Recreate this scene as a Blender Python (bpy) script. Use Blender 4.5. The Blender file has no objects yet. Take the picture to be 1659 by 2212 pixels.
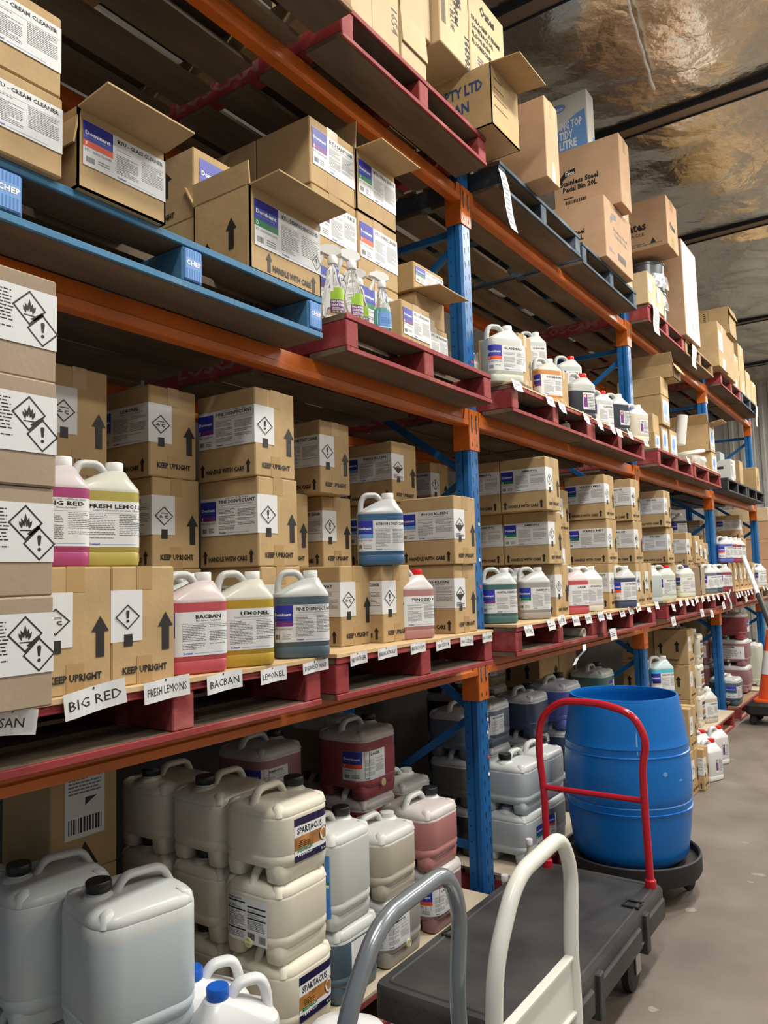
import bpy, math, random
from mathutils import Vector, Matrix
RND = random.Random(11)
R = math.radians
scene = bpy.context.scene
COL = scene.collection

# ------------------------------------------------------------------ camera
FPX, YAW, PITCH, ROLL = 1660.0, 0.6073, 0.0835, -0.028
CAM = Vector((1.8313, 0.0, 1.65))
_f = Vector((-math.sin(YAW)*math.cos(PITCH), math.cos(YAW)*math.cos(PITCH), math.sin(PITCH)))
_r = Vector((math.cos(YAW), math.sin(YAW), 0))
_u = _r.cross(_f)
CR = math.cos(ROLL)*_r + math.sin(ROLL)*_u
CU = -math.sin(ROLL)*_r + math.cos(ROLL)*_u
camd = bpy.data.cameras.new('camera'); cam = bpy.data.objects.new('camera', camd); COL.objects.link(cam)
cam.matrix_world = Matrix(((CR.x, CU.x, -_f.x, CAM.x), (CR.y, CU.y, -_f.y, CAM.y), (CR.z, CU.z, -_f.z, CAM.z), (0, 0, 0, 1)))
camd.sensor_fit = 'VERTICAL'; camd.sensor_height = 36.0; camd.lens = FPX/2212.0*36.0
camd.clip_start = 0.05; camd.clip_end = 200
scene.camera = cam

# ------------------------------------------------------------------ exposure, world, lamps
vs = scene.view_settings
vs.view_transform = 'Standard'; vs.look = 'None'; vs.gamma = 1.0; vs.use_curve_mapping = False
vs.exposure = 0.0
world = bpy.data.worlds.new('world'); scene.world = world; world.use_nodes = True
world.node_tree.nodes['Background'].inputs[0].default_value = (0.80, 0.90, 1.0, 1)
world.node_tree.nodes['Background'].inputs[1].default_value = 0.20

def area_light(loc, size, energy, rot=(0, 0, 0), color=(1.0, 0.97, 0.90)):
    l = bpy.data.lights.new('ceiling_and_fill_light', 'AREA'); l.shape = 'RECTANGLE'; l.size, l.size_y = size
    l.energy = energy; l.color = color
    o = bpy.data.objects.new('ceiling_and_fill_light', l); COL.objects.link(o); o.location = loc; o.rotation_euler = rot
    return o
# twin-tube fittings hung in a row over the aisle, with added fill lights
for yy, en in ((0.6, 96), (3.9, 132), (7.4, 132), (11.0, 132), (14.6, 132), (16.9, 90)):  # last entry is an extra lamp added to brighten the end wall
    area_light((1.85, yy, 5.28), (0.30, 1.5), en)                        # downward half of the bare tubes
    area_light((1.85, yy, 5.32), (0.30, 1.5), en*.30, (math.pi, 0, 0))   # upward light of the tubes, added to brighten the foil
    area_light((4.7, yy, 5.28), (0.30, 1.5), en*.62)                     # added fill row over the far side, no known fitting

def at(px, X, z):
    "Y of the world point at rack depth X and height z seen in pixel column px"
    n = CR*FPX - _f*(px-829.5)
    return CAM.y - (n.x*(X-CAM.x)+n.z*(z-CAM.z))/n.y
def hit_x(px, py, X):
    d = _f + CR*((px-829.5)/FPX) - CU*((py-1106)/FPX)
    return CAM + d*((X-CAM.x)/d.x)
def hit_z(px, py, z):
    d = _f + CR*((px-829.5)/FPX) - CU*((py-1106)/FPX)
    return CAM + d*((z-CAM.z)/d.z)

# ------------------------------------------------------------------ materials
def mat(name, col, rough=0.6, metal=0.0, var=0.0, vscale=8.0, stretch=(1, 1, 1), col2=None, thr=None, bump=0.0, bscale=30.0, spec=0.5, trans=0.0, ior=1.45, sss=0.0):
    m = bpy.data.materials.new(name); m.use_nodes = True
    nt = m.node_tree; b = nt.nodes['Principled BSDF']
    b.inputs['Base Color'].default_value = (*col, 1); b.inputs['Roughness'].default_value = rough
    b.inputs['Metallic'].default_value = metal; b.inputs['Specular IOR Level'].default_value = spec
    b.inputs['Transmission Weight'].default_value = trans; b.inputs['IOR'].default_value = ior
    if sss: b.inputs['Subsurface Weight'].default_value = sss; b.inputs['Subsurface Radius'].default_value = (.03, .03, .03)
    if var or col2 or bump:
        tc = nt.nodes.new('ShaderNodeTexCoord'); mp = nt.nodes.new('ShaderNodeMapping')
        mp.inputs['Scale'].default_value = stretch
        oi = nt.nodes.new('ShaderNodeObjectInfo')
        ad = nt.nodes.new('ShaderNodeVectorMath'); ad.operation = 'ADD'
        ml = nt.nodes.new('ShaderNodeMath'); ml.operation = 'MULTIPLY'; ml.inputs[1].default_value = 37.0
        nt.links.new(oi.outputs['Random'], ml.inputs[0])
        nt.links.new(tc.outputs['Object'], ad.inputs[0]); nt.links.new(ml.outputs[0], ad.inputs[1])
        nt.links.new(ad.outputs[0], mp.inputs[0])
    if var or col2:
        nz = nt.nodes.new('ShaderNodeTexNoise'); nz.inputs['Scale'].default_value = vscale; nz.inputs['Detail'].default_value = 5
        nt.links.new(mp.outputs[0], nz.inputs['Vector'])
        rp = nt.nodes.new('ShaderNodeValToRGB'); e = rp.color_ramp.elements
        if thr: e[0].position, e[1].position = thr
        else: e[0].position, e[1].position = 0.3, 0.7
        c2 = col2 or tuple(min(1, c*(1+var)) for c in col)
        c1 = col if col2 else tuple(c*(1-var) for c in col)
        e[0].color = (*c1, 1); e[1].color = (*c2, 1)
        nt.links.new(nz.outputs['Fac'], rp.inputs[0]); nt.links.new(rp.outputs[0], b.inputs['Base Color'])
    if bump:
        n2 = nt.nodes.new('ShaderNodeTexNoise'); n2.inputs['Scale'].default_value = bscale; n2.inputs['Detail'].default_value = 4
        nt.links.new(mp.outputs[0], n2.inputs['Vector'])
        bp = nt.nodes.new('ShaderNodeBump'); bp.inputs['Strength'].default_value = bump; bp.inputs['Distance'].default_value = 0.01
        nt.links.new(n2.outputs['Fac'], bp.inputs['Height']); nt.links.new(bp.outputs[0], b.inputs['Normal'])
    return m
M = {}
M['tan'] = mat('cardboard_tan', (.47, .325, .165), .75, var=.10, vscale=7, bump=.12, bscale=40, spec=.3)
M['buff'] = mat('cardboard_buff', (.37, .285, .205), .8, var=.06, vscale=7, bump=.10, bscale=40, spec=.25)
M['rose'] = mat('cardboard_rose', (.49, .31, .19), .75, var=.08, vscale=6, bump=.12, bscale=30, spec=.3)
M['pale'] = mat('cardboard_pale', (.58, .44, .27), .7, var=.08, vscale=6, bump=.12, bscale=30, spec=.35)
M['whitebox'] = mat('white_carton_board', (.62, .62, .58), .6, var=.05, vscale=6)
M['greybox'] = mat('grey_carton_board', (.33, .36, .37), .6, var=.05, vscale=6)
M['tape'] = mat('brown_packing_tape', (.42, .27, .12), .28, var=.05, vscale=9, spec=.6)
M['paper'] = mat('white_paper', (.70, .71, .72), .5, bump=.04, bscale=25)
M['blue'] = mat('print_blue', (.025, .035, .36), .45)
M['ink'] = mat('print_black', (.022, .02, .02), .5)
M['green'] = mat('print_green', (.01, .20, .07), .45)
M['red'] = mat('print_red', (.75, .09, .03), .45)
M['purple'] = mat('print_purple', (.17, .035, .22), .45)
M['lblue'] = mat('print_light_blue', (.16, .33, .68), .45)
M['grey'] = mat('print_grey', (.16, .16, .17), .5)
M['white'] = mat('print_white', (.82, .82, .82), .5)
M['navy'] = mat('print_navy', (.012, .010, .05), .4)
M['brown'] = mat('print_timber_picture', (.38, .17, .05), .4, var=.45, vscale=25, stretch=(3, 1, 1))
M['lime'] = mat('print_lime', (.32, .55, .03), .4)
M['darkblue'] = mat('print_ink_blue', (.03, .07, .20), .5)
M['faded'] = mat('faded_white_stencil', (.27, .12, .125), .7)
M['midblue'] = mat('print_mid_blue', (.05, .20, .55), .45)
PAL = ['paper', 'blue', 'ink', 'green', 'red', 'purple', 'lblue', 'grey', 'white', 'navy', 'brown', 'lime', 'darkblue', 'faded', 'midblue']
M['orange'] = mat('orange_beam_paint', (.54, .125, .016), .38, var=.16, vscale=4, bump=.03)
M['blueup'] = mat('blue_upright_paint', (.012, .115, .34), .36, var=.12, vscale=5)
M['slot'] = mat('dark_slot', (.01, .012, .02), .8)
M['steel'] = mat('zinc_steel', (.55, .55, .54), .3, metal=1.0)
M['redpal'] = mat('red_painted_pallet_wood', (.265, .03, .032), .7, vscale=9, stretch=(1, .5, 1), col2=(.42, .14, .12), thr=(.52, .80), bump=.35, bscale=22)
M['bluepal'] = mat('blue_painted_pallet_wood', (.06, .20, .36), .7, vscale=9, stretch=(1, .5, 1), col2=(.20, .28, .36), thr=(.50, .78), bump=.35, bscale=22)
M['slatepal'] = mat('dark_blue_pallet_wood', (.035, .06, .09), .7, vscale=9, stretch=(1, .5, 1), col2=(.17, .22, .27), thr=(.52, .80), bump=.35, bscale=22)
M['blackpal'] = mat('black_plastic_pallet', (.022, .024, .028), .5, bump=.1)
M['timber'] = mat('bare_pallet_timber', (.30, .19, .10), .8, var=.3, vscale=7, stretch=(1, .25, 1), bump=.3, bscale=22)
M['oldtimber'] = mat('weathered_pallet_boards', (.145, .105, .07), .85, var=.45, vscale=6, stretch=(1, .2, 1), bump=.3, bscale=22)
M['ply'] = mat('plywood_sheet', (.60, .42, .23), .6, var=.14, vscale=5, stretch=(3, .4, 1), bump=.1)
M['dustply'] = mat('dusty_board', (.50, .42, .31), .7, var=.10, vscale=5, stretch=(3, .4, 1))
M['hdpe'] = mat('milky_plastic', (.60, .61, .59), .30, sss=.15)
M['hdpewhite'] = mat('white_plastic', (.74, .75, .76), .28, sss=.1)
M['cream'] = mat('cream_plastic', (.70, .65, .54), .34, sss=.15)
M['cap_white'] = mat('white_cap_plastic', (.85, .85, .84), .3)
M['cap_red'] = mat('red_cap_plastic', (.70, .015, .015), .3)
M['cap_black'] = mat('black_cap_plastic', (.012, .012, .013), .3)
M['cap_blue'] = mat('blue_cap_plastic', (.01, .10, .50), .3)
M['cap_purple'] = mat('dark_purple_cap_plastic', (.05, .03, .22), .3)
M['bung'] = mat('pale_yellow_bung', (.66, .64, .36), .4)
def liq(n, c, r=.3): M[n] = mat('liquid_'+n, c, r, sss=.05)
liq('lq_magenta', (.36, .055, .17)); liq('lq_yellow', (.42, .36, .09)); liq('lq_pink', (.50, .085, .10)); liq('lq_gold', (.46, .30, .035))
liq('lq_bluegrey', (.085, .13, .165)); liq('lq_blue', (.055, .135, .26)); liq('lq_rose', (.42, .21, .19)); liq('lq_teal', (.07, .16, .155))
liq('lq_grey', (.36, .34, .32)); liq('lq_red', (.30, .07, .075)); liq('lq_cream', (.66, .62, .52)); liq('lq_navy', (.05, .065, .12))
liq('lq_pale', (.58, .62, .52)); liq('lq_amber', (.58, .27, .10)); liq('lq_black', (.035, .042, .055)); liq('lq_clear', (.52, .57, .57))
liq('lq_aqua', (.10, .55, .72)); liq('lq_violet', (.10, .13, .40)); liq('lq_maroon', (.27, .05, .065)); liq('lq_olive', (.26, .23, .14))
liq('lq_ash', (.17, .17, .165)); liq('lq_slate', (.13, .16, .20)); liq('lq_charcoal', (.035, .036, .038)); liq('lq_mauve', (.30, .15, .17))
liq('lq_bone', (.52, .47, .38)); liq('lq_laser', (.50, .215, .205)); liq('lq_ice', (.54, .605, .63))
for _k in [k for k in list(M) if k.startswith('lq_')]:
    _c = M[_k].node_tree.nodes['Principled BSDF'].inputs['Base Color'].default_value
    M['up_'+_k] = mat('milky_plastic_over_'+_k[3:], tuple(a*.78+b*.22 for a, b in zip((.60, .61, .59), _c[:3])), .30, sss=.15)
M['clearpl'] = mat('clear_bottle_plastic', (.97, .98, .98), .06, trans=.92, ior=1.25)
M['aquafluid'] = mat('aqua_spray_fluid', (.25, .80, .82), .08, trans=.6, ior=1.3)
M['drum'] = mat('blue_drum_plastic', (.004, .150, .52), .34, var=.08, vscale=3, bump=.02, bscale=60)
M['rubber'] = mat('black_rubber', (.018, .018, .018), .6)
M['deck'] = mat('grey_black_trolley_plastic', (.026, .026, .027), .5, vscale=3.5, col2=(.060, .058, .056), thr=(.40, .72), bump=.15, bscale=70)
M['redpaint'] = mat('red_gloss_paint', (.50, .012, .025), .2)
M['greypaint'] = mat('grey_hammered_paint', (.27, .30, .33), .22, metal=.55)
M['whitepaint'] = mat('white_gloss_paint', (.72, .72, .66), .25)
M['cone'] = mat('orange_cone_plastic', (.85, .10, .015), .4)
M['film'] = mat('clear_stretch_film', (.85, .87, .88), .12, metal=.35, bump=.9, bscale=28)
_fi = M['film'].node_tree.nodes['Principled BSDF']; _fi.inputs['Alpha'].default_value = .38
M['bin'] = mat('dark_steel_bin', (.10, .11, .12), .3, metal=.4)
M['stickred'] = mat('red_sticker', (.65, .04, .07), .5)

# ------------------------------------------------------------------ mesh builder
class MB:
    def __init__(s): s.v = []; s.f = []; s.m = []; s.T = None
    def add(s, vs, fs, m):
        n = len(s.v)
        if s.T is not None: vs = [s.T @ Vector(v) for v in vs]
        s.v += [tuple(v) for v in vs]; s.f += [tuple(i+n for i in f) for f in fs]; s.m += [m]*len(fs)
    def box(s, x0, y0, z0, x1, y1, z1, m, c=0.0):
        X = (x0, x1); Y = (y0, y1); Z = (z0, z1)
        if c <= 0:
            vs = [(X[i], Y[j], Z[k]) for i in (0, 1) for j in (0, 1) for k in (0, 1)]
            s.add(vs, [(0, 1, 3, 2), (4, 6, 7, 5), (0, 4, 5, 1), (2, 3, 7, 6), (0, 2, 6, 4), (1, 5, 7, 3)], m); return
        vs = []; idx = {}
        for i in (0, 1):
            for j in (0, 1):
                for k in (0, 1):
                    d = (c if i == 0 else -c, c if j == 0 else -c, c if k == 0 else -c)
                    p = (X[i], Y[j], Z[k])
                    for a in range(3):
                        idx[i, j, k, a] = len(vs)
                        vs.append(tuple(p[b] if b == a else p[b]+d[b] for b in range(3)))
        fs = []
        for a in range(3):
            b, cc = (a+1) % 3, (a+2) % 3
            for v in (0, 1):
                q = []
                for (p, r) in ((0, 0), (1, 0), (1, 1), (0, 1)):
                    t = [0, 0, 0]; t[a] = v; t[b] = p; t[cc] = r; q.append(idx[(*t, a)])
                fs.append(tuple(q) if v else tuple(reversed(q)))
            for (p, r) in ((0, 0), (0, 1), (1, 0), (1, 1)):
                t0 = [0, 0, 0]; t0[b] = p; t0[cc] = r; t1 = list(t0); t1[a] = 1
                q = (idx[(*t0, b)], idx[(*t1, b)], idx[(*t1, cc)], idx[(*t0, cc)])
                fs.append(q if (p == r) else tuple(reversed(q)))
        for i in (0, 1):
            for j in (0, 1):
                for k in (0, 1):
                    q = (idx[i, j, k, 0], idx[i, j, k, 1], idx[i, j, k, 2])
                    fs.append(q if (i+j+k) % 2 else tuple(reversed(q)))
        s.add(vs, fs, m)
    def rings(s, rs, m, cap0=True, cap1=True, ms=None):
        n = len(rs[0]); vs = [p for r in rs for p in r]
        b = len(s.v); s.add(vs, [], m)
        for k in range(len(rs)-1):
            mm = ms[k] if ms else m
            for i in range(n):
                j = (i+1) % n
                s.f.append((b+k*n+i, b+k*n+j, b+(k+1)*n+j, b+(k+1)*n+i)); s.m.append(mm)
        if cap0: s.f.append(tuple(b+i for i in reversed(range(n)))); s.m.append(ms[0] if ms else m)
        if cap1: s.f.append(tuple(b+(len(rs)-1)*n+i for i in range(n))); s.m.append(ms[-1] if ms else m)
    def lathe(s, prof, m, n=24, c=(0, 0), cap0=True, cap1=True, ms=None):
        s.rings([[(c[0]+r*math.cos(2*math.pi*i/n), c[1]+r*math.sin(2*math.pi*i/n), z) for i in range(n)] for r, z in prof], m, cap0, cap1, ms)
    def tube(s, pts, r, m, n=10, r2=None, closed=False):
        P = [Vector(p) for p in pts]; N = len(P); rs = []
        prev = None
        for i in range(N):
            if closed: t = (P[(i+1) % N]-P[i-1])
            else: t = P[min(i+1, N-1)]-P[max(i-1, 0)]
            t.normalize()
            if prev is None:
                a = Vector((0, 0, 1)) if abs(t.z) < .9 else Vector((1, 0, 0))
                nx = a.cross(t).normalized()
            else:
                nx = (prev - t*prev.dot(t)).normalized()
            ny = t.cross(nx); prev = nx
            rs.append([tuple(P[i]+nx*r*math.cos(2*math.pi*k/n)+ny*(r2 or r)*math.sin(2*math.pi*k/n)) for k in range(n)])
        if closed: rs.append(rs[0]); s.rings(rs, m, False, False)
        else: s.rings(rs, m)
    def prism(s, poly, axis, a0, a1, m):
        "poly of 2D points extruded along axis 0/1/2"
        def mk(p, a):
            return (a, p[0], p[1]) if axis == 0 else (p[0], a, p[1]) if axis == 1 else (p[0], p[1], a)
        s.rings([[mk(p, a0) for p in poly], [mk(p, a1) for p in poly]], m)
    def mesh(s, name, mats, smooth=None):
        used = sorted(set(s.m), key=str); re = {u: i for i, u in enumerate(used)}
        me = bpy.data.meshes.new(name); me.from_pydata(s.v, [], s.f)
        for u in used: me.materials.append(M[mats[u]] if isinstance(u, int) else M[u])
        me.polygons.foreach_set('material_index', [re[x] for x in s.m])
        if smooth is not None:
            me.polygons.foreach_set('use_smooth', [True]*len(s.f)); me.set_sharp_from_angle(angle=R(smooth))
        me.update()
        return me
    def obj(s, name, parent=None, smooth=None):
        return link(name, s.mesh(name, PAL, smooth), parent)
def link(name, me, parent=None):
    o = bpy.data.objects.new(name, me); COL.objects.link(o)
    if parent is not None: o.parent = parent
    return o
LABELS = {}
def tag(o, label, cat, group=None, kind=None):
    o['label'] = label; o['category'] = cat
    if group: o['group'] = group
    if kind: o['kind'] = kind
    LABELS.setdefault(label, []).append(o.name)
    return o
def struct(o, label=None):
    o['kind'] = 'structure'
    if label: o['label'] = label
    return o
def empty(name, loc=(0, 0, 0), rz=0.0):
    o = bpy.data.objects.new(name, None); COL.objects.link(o); o.location = loc; o.rotation_euler = (0, 0, rz); o.empty_display_size = .1
    return o
def put(o, loc, rz=0.0, rot=None):
    o.location = loc; o.rotation_euler = rot if rot else (0, 0, rz); return o
def arc(pts, rad=0.08, n=6):
    "round the corners of a polyline"
    P = [Vector(p) for p in pts]; out = [P[0]]
    for i in range(1, len(P)-1):
        a, b, c = P[i-1], P[i], P[i+1]
        d1 = (a-b); d2 = (c-b); r = min(rad, d1.length*.48, d2.length*.48)
        p0 = b+d1.normalized()*r; p1 = b+d2.normalized()*r
        for k in range(n+1):
            t = k/n; out.append(p0*(1-t)**2+b*2*t*(1-t)+p1*t*t)
    out.append(P[-1]); return out

# ------------------------------------------------------------------ printed matter: flat designs laid on a surface by a mapping
_TX = {}
def glyphs(s, bold=True):
    k = (s, bold)
    if k not in _TX:
        cu = bpy.data.curves.new('t', 'FONT'); cu.body = s; cu.size = 1.0; cu.resolution_u = 1
        cu.offset = .034 if bold else 0.0
        ob = bpy.data.objects.new('t', cu); me = bpy.data.meshes.new_from_object(ob)
        vs = [(v.co.x, v.co.y) for v in me.vertices]; fs = [tuple(p.vertices) for p in me.polygons]
        bpy.data.objects.remove(ob); bpy.data.meshes.remove(me); bpy.data.curves.remove(cu)
        if vs:
            x0 = min(v[0] for v in vs); x1 = max(v[0] for v in vs)
            vs = [((x-x0), y/.70) for x, y in vs]; w = x1-x0
        else: w = .1
        _TX[k] = (vs, fs, w)
    return _TX[k]
class D:
    def __init__(s): s.p = []
    def poly(s, pts, c, l=1): s.p.append((l, PAL.index(c), list(pts), [tuple(range(len(pts)))], False)); return s
    def rect(s, x0, y0, x1, y1, c, l=1): s.p.append((l, PAL.index(c), [(x0, y0), (x1, y0), (x1, y1), (x0, y1)], None, True)); return s
    def text(s, t, x, y, h, c='ink', l=2, w=None, al='l', bold=True, rot=0):
        vs, fs, gw = glyphs(t, bold)
        sx = h/.70*.95 if w is None else w/gw
        W = gw*sx
        ox = x if al == 'l' else x-W/2 if al == 'c' else x-W
        pts = [(ox+a*sx, y+b*h) for a, b in vs]
        if rot:
            ca, sa = math.cos(R(rot)), math.sin(R(rot)); cx, cy = x, y
            pts = [(cx+(a-cx)*ca-(b-cy)*sa, cy+(a-cx)*sa+(b-cy)*ca) for a, b in pts]
        s.p.append((l, PAL.index(c), pts, fs, False)); return s
    def lines(s, x0, y0, x1, y1, n, c='grey', fill=.5, seed=1):
        r = random.Random(seed); dy = (y1-y0)/n
        for i in range(n):
            y = y1-dy*(i+1)+dy*.25; x = x0; end = x1-(x1-x0)*(r.random()*.5 if r.random() < .35 else r.random()*.06)
            if r.random() < .10: continue
            while x < end:
                w = (x1-x0)*(.05+.13*r.random()); xe = min(x+w, end)
                s.rect(x, y, xe, y+dy*fill, c, 1); x = xe+(x1-x0)*.02
        return s
    def barcode(s, x0, y0, x1, y1, seed=3):
        r = random.Random(seed); x = x0
        while x < x1:
            w = (x1-x0)*(.02+.05*r.random()); s.rect(x, y0, min(x+w, x1), y1, 'ink', 1); x += w+(x1-x0)*(.02+.03*r.random())
        return s
    def arrow(s, cx, y0, y1, w, c='ink', l=1):
        hh = (y1-y0)*.38; b = w*.24
        s.poly([(cx-b, y0), (cx+b, y0), (cx+b, y1-hh), (cx-b, y1-hh)], c, l)
        s.poly([(cx-w/2, y1-hh), (cx+w/2, y1-hh), (cx, y1)], c, l); return s
    def diamond(s, cx, cy, rx, ry, kind='!', c='ink'):
        k = .87
        for a in range(4):
            q = [(0, 1), (1, 0), (0, -1), (-1, 0)]; p, n = q[a], q[(a+1) % 4]
            s.poly([(cx+p[0]*rx, cy+p[1]*ry), (cx+p[0]*rx*k, cy+p[1]*ry*k), (cx+n[0]*rx*k, cy+n[1]*ry*k), (cx+n[0]*rx, cy+n[1]*ry)], c, 2)
        P = lambda pts: s.poly([(cx+a*rx, cy+b*ry) for a, b in pts], c, 2)
        if kind == '!':
            P([(-.07, -.10), (.07, -.10), (.13, .42), (.08, .52), (-.08, .52), (-.13, .42)])
            P([(.11*math.cos(i*math.pi/5), -.33+.11*math.sin(i*math.pi/5)) for i in range(10)])
        elif kind == 'f':
            P([(-.32, -.46), (.32, -.46), (.32, -.40), (-.32, -.40)])
            P([(-.20, -.34), (-.36, -.12), (-.38, .08), (-.25, -.02), (-.27, .25), (-.12, .08), (0, .52), (.10, .14), (.20, .30), (.24, .02), (.38, .12), (.34, -.14), (.20, -.34), (.14, -.14), (.05, -.24), (0, .0), (-.08, -.22), (-.16, -.12)])
        elif kind == 'c':
            P([(-.52, -.16), (-.12, -.16), (-.12, -.06), (-.52, -.06)])
            P([(-.40, .10), (-.34, .10), (-.22, .0), (-.40, .0)]); P([(-.34, .26), (.30, .26), (.42, .14), (.36, .32), (-.30, .34)])
            P([(.12, -.05), (.42, -.02), (.40, .06), (.16, .04)]); P([(.18, -.22), (.42, -.28), (.44, -.20), (.14, -.14)]); P([(.10, -.14), (.18, -.16), (.16, .05), (.10, .02)])
        elif kind == 'k':
            P([(-.84, -.04), (.84, -.04), (0, -.86)])
            P([(-.30, .12), (-.05, .30), (.02, .24), (-.22, .06)]); P([(.06, .34), (.32, .14), (.26, .08), (.0, .26)]); P([(-.40, .02), (.40, .02), (.40, .06), (-.40, .06)])
        elif kind == 'e':
            P([(-.78, -.02), (-.1, .50), (-.02, .1), (-.30, -.02), (-.05, -.25), (-.05, -.30)]); P([(.05, .70), (.20, .3), (.1, .0), (.25, -.30), (.05, -.45), (.0, .2)])
            P([(.25, -.05), (.50, .10), (.55, -.10), (.35, -.3)])
        return s
    def emit(s, mb, fn, base=.0004, step=.00022, seg=0):
        for l, c, pts, fs, isrect in s.p:
            o = base+l*step
            if fs is None:
                (x0, y0), _, (x1, y1), _ = pts
                n = max(1, int(math.ceil(abs(x1-x0)/seg))) if seg else 1
                vs = []
                for i in range(n+1):
                    x = x0+(x1-x0)*i/n; vs += [fn(x, y0, o), fn(x, y1, o)]
                mb.add(vs, [(2*i, 2*i+2, 2*i+3, 2*i+1) for i in range(n)], c)
            else:
                mb.add([fn(x, y, o) for x, y in pts], fs, c)
def box_map(a, b=0):
    "maps a strip running along the -Y face (0..a) and around the corner on to the +X face"
    return lambda u, v, o: (u-a, -o, v) if u <= a else (o, u-a, v)
STRIP = {'purple': 'E', 'green': 'D', 'red': 'F', 'lblue': 'A', 'navy': 'B'}
def house_panel(d, x0, y0, x1, y1, strip='purple', name='', seed=1):
    "the blue square with the white word mark, the coloured strip, the name and the bar code under it"
    w = x1-x0; h = y1-y0
    d.rect(x0, y0+h*.42, x1, y1, 'blue', 1); d.rect(x0, y0+h*.42, x1, y0+h*.56, strip, 2)
    d.text('Dominant', x0+w*.07, y0+h*.70, h*.085, 'white', 2, w=w*.84); d.rect(x0+w*.07, y0+h*.645, x0+w*.8, y0+h*.652, 'lblue', 2)
    d.text(STRIP.get(strip, 'C'), x0+w*.08, y0+h*.45, h*.08, 'white', 3)
    if name: d.text(name, x0+w*.06, y0+h*.32, h*.055, 'ink', 1, w=w*min(.9, .085*len(name)+.1), bold=False)
    d.barcode(x0+w*.10, y0+h*.07, x0+w*.38, y0+h*.20, seed); d.lines(x0+w*.5, y0+h*.06, x0+w*.9, y0+h*.22, 3, 'grey', .45, seed)
def house_text(d, x0, y0, x1, y1, title, sub='', seed=1, top=''):
    w = x1-x0; h = y1-y0
    d.text(title, (x0+x1)/2, y0+h*.84, h*.085, 'ink', 1, w=min(w*.92, h*.105*len(title)), al='c')
    if top: d.text(top, (x0+x1)/2, y0+h*.945, h*.04, 'ink', 1, w=w*.6, al='c', bold=False)
    if sub: d.text(sub, (x0+x1)/2, y0+h*.775, h*.042, 'ink', 1, w=min(w*.8, h*.034*len(sub)), al='c', bold=False)
    d.rect(x0, y0+h*.725, x1, y0+h*.730, 'grey', 1)
    d.lines(x0+w*.02, y0+h*.14, x0+w*.46, y0+h*.71, 15, 'grey', .42, seed); d.lines(x0+w*.52, y0+h*.24, x0+w*.97, y0+h*.71, 12, 'grey', .42, seed+5)
    d.text('Dominant', x0+w*.04, y0+h*.04, h*.05, 'blue', 1, w=w*.17); d.rect(x0+w*.24, y0+h*.05, x0+w*.8, y0+h*.06, 'lblue', 1)
_ME = {}
def cached(key, fn):
    if key not in _ME: _ME[key] = fn()
    return _ME[key]

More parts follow.
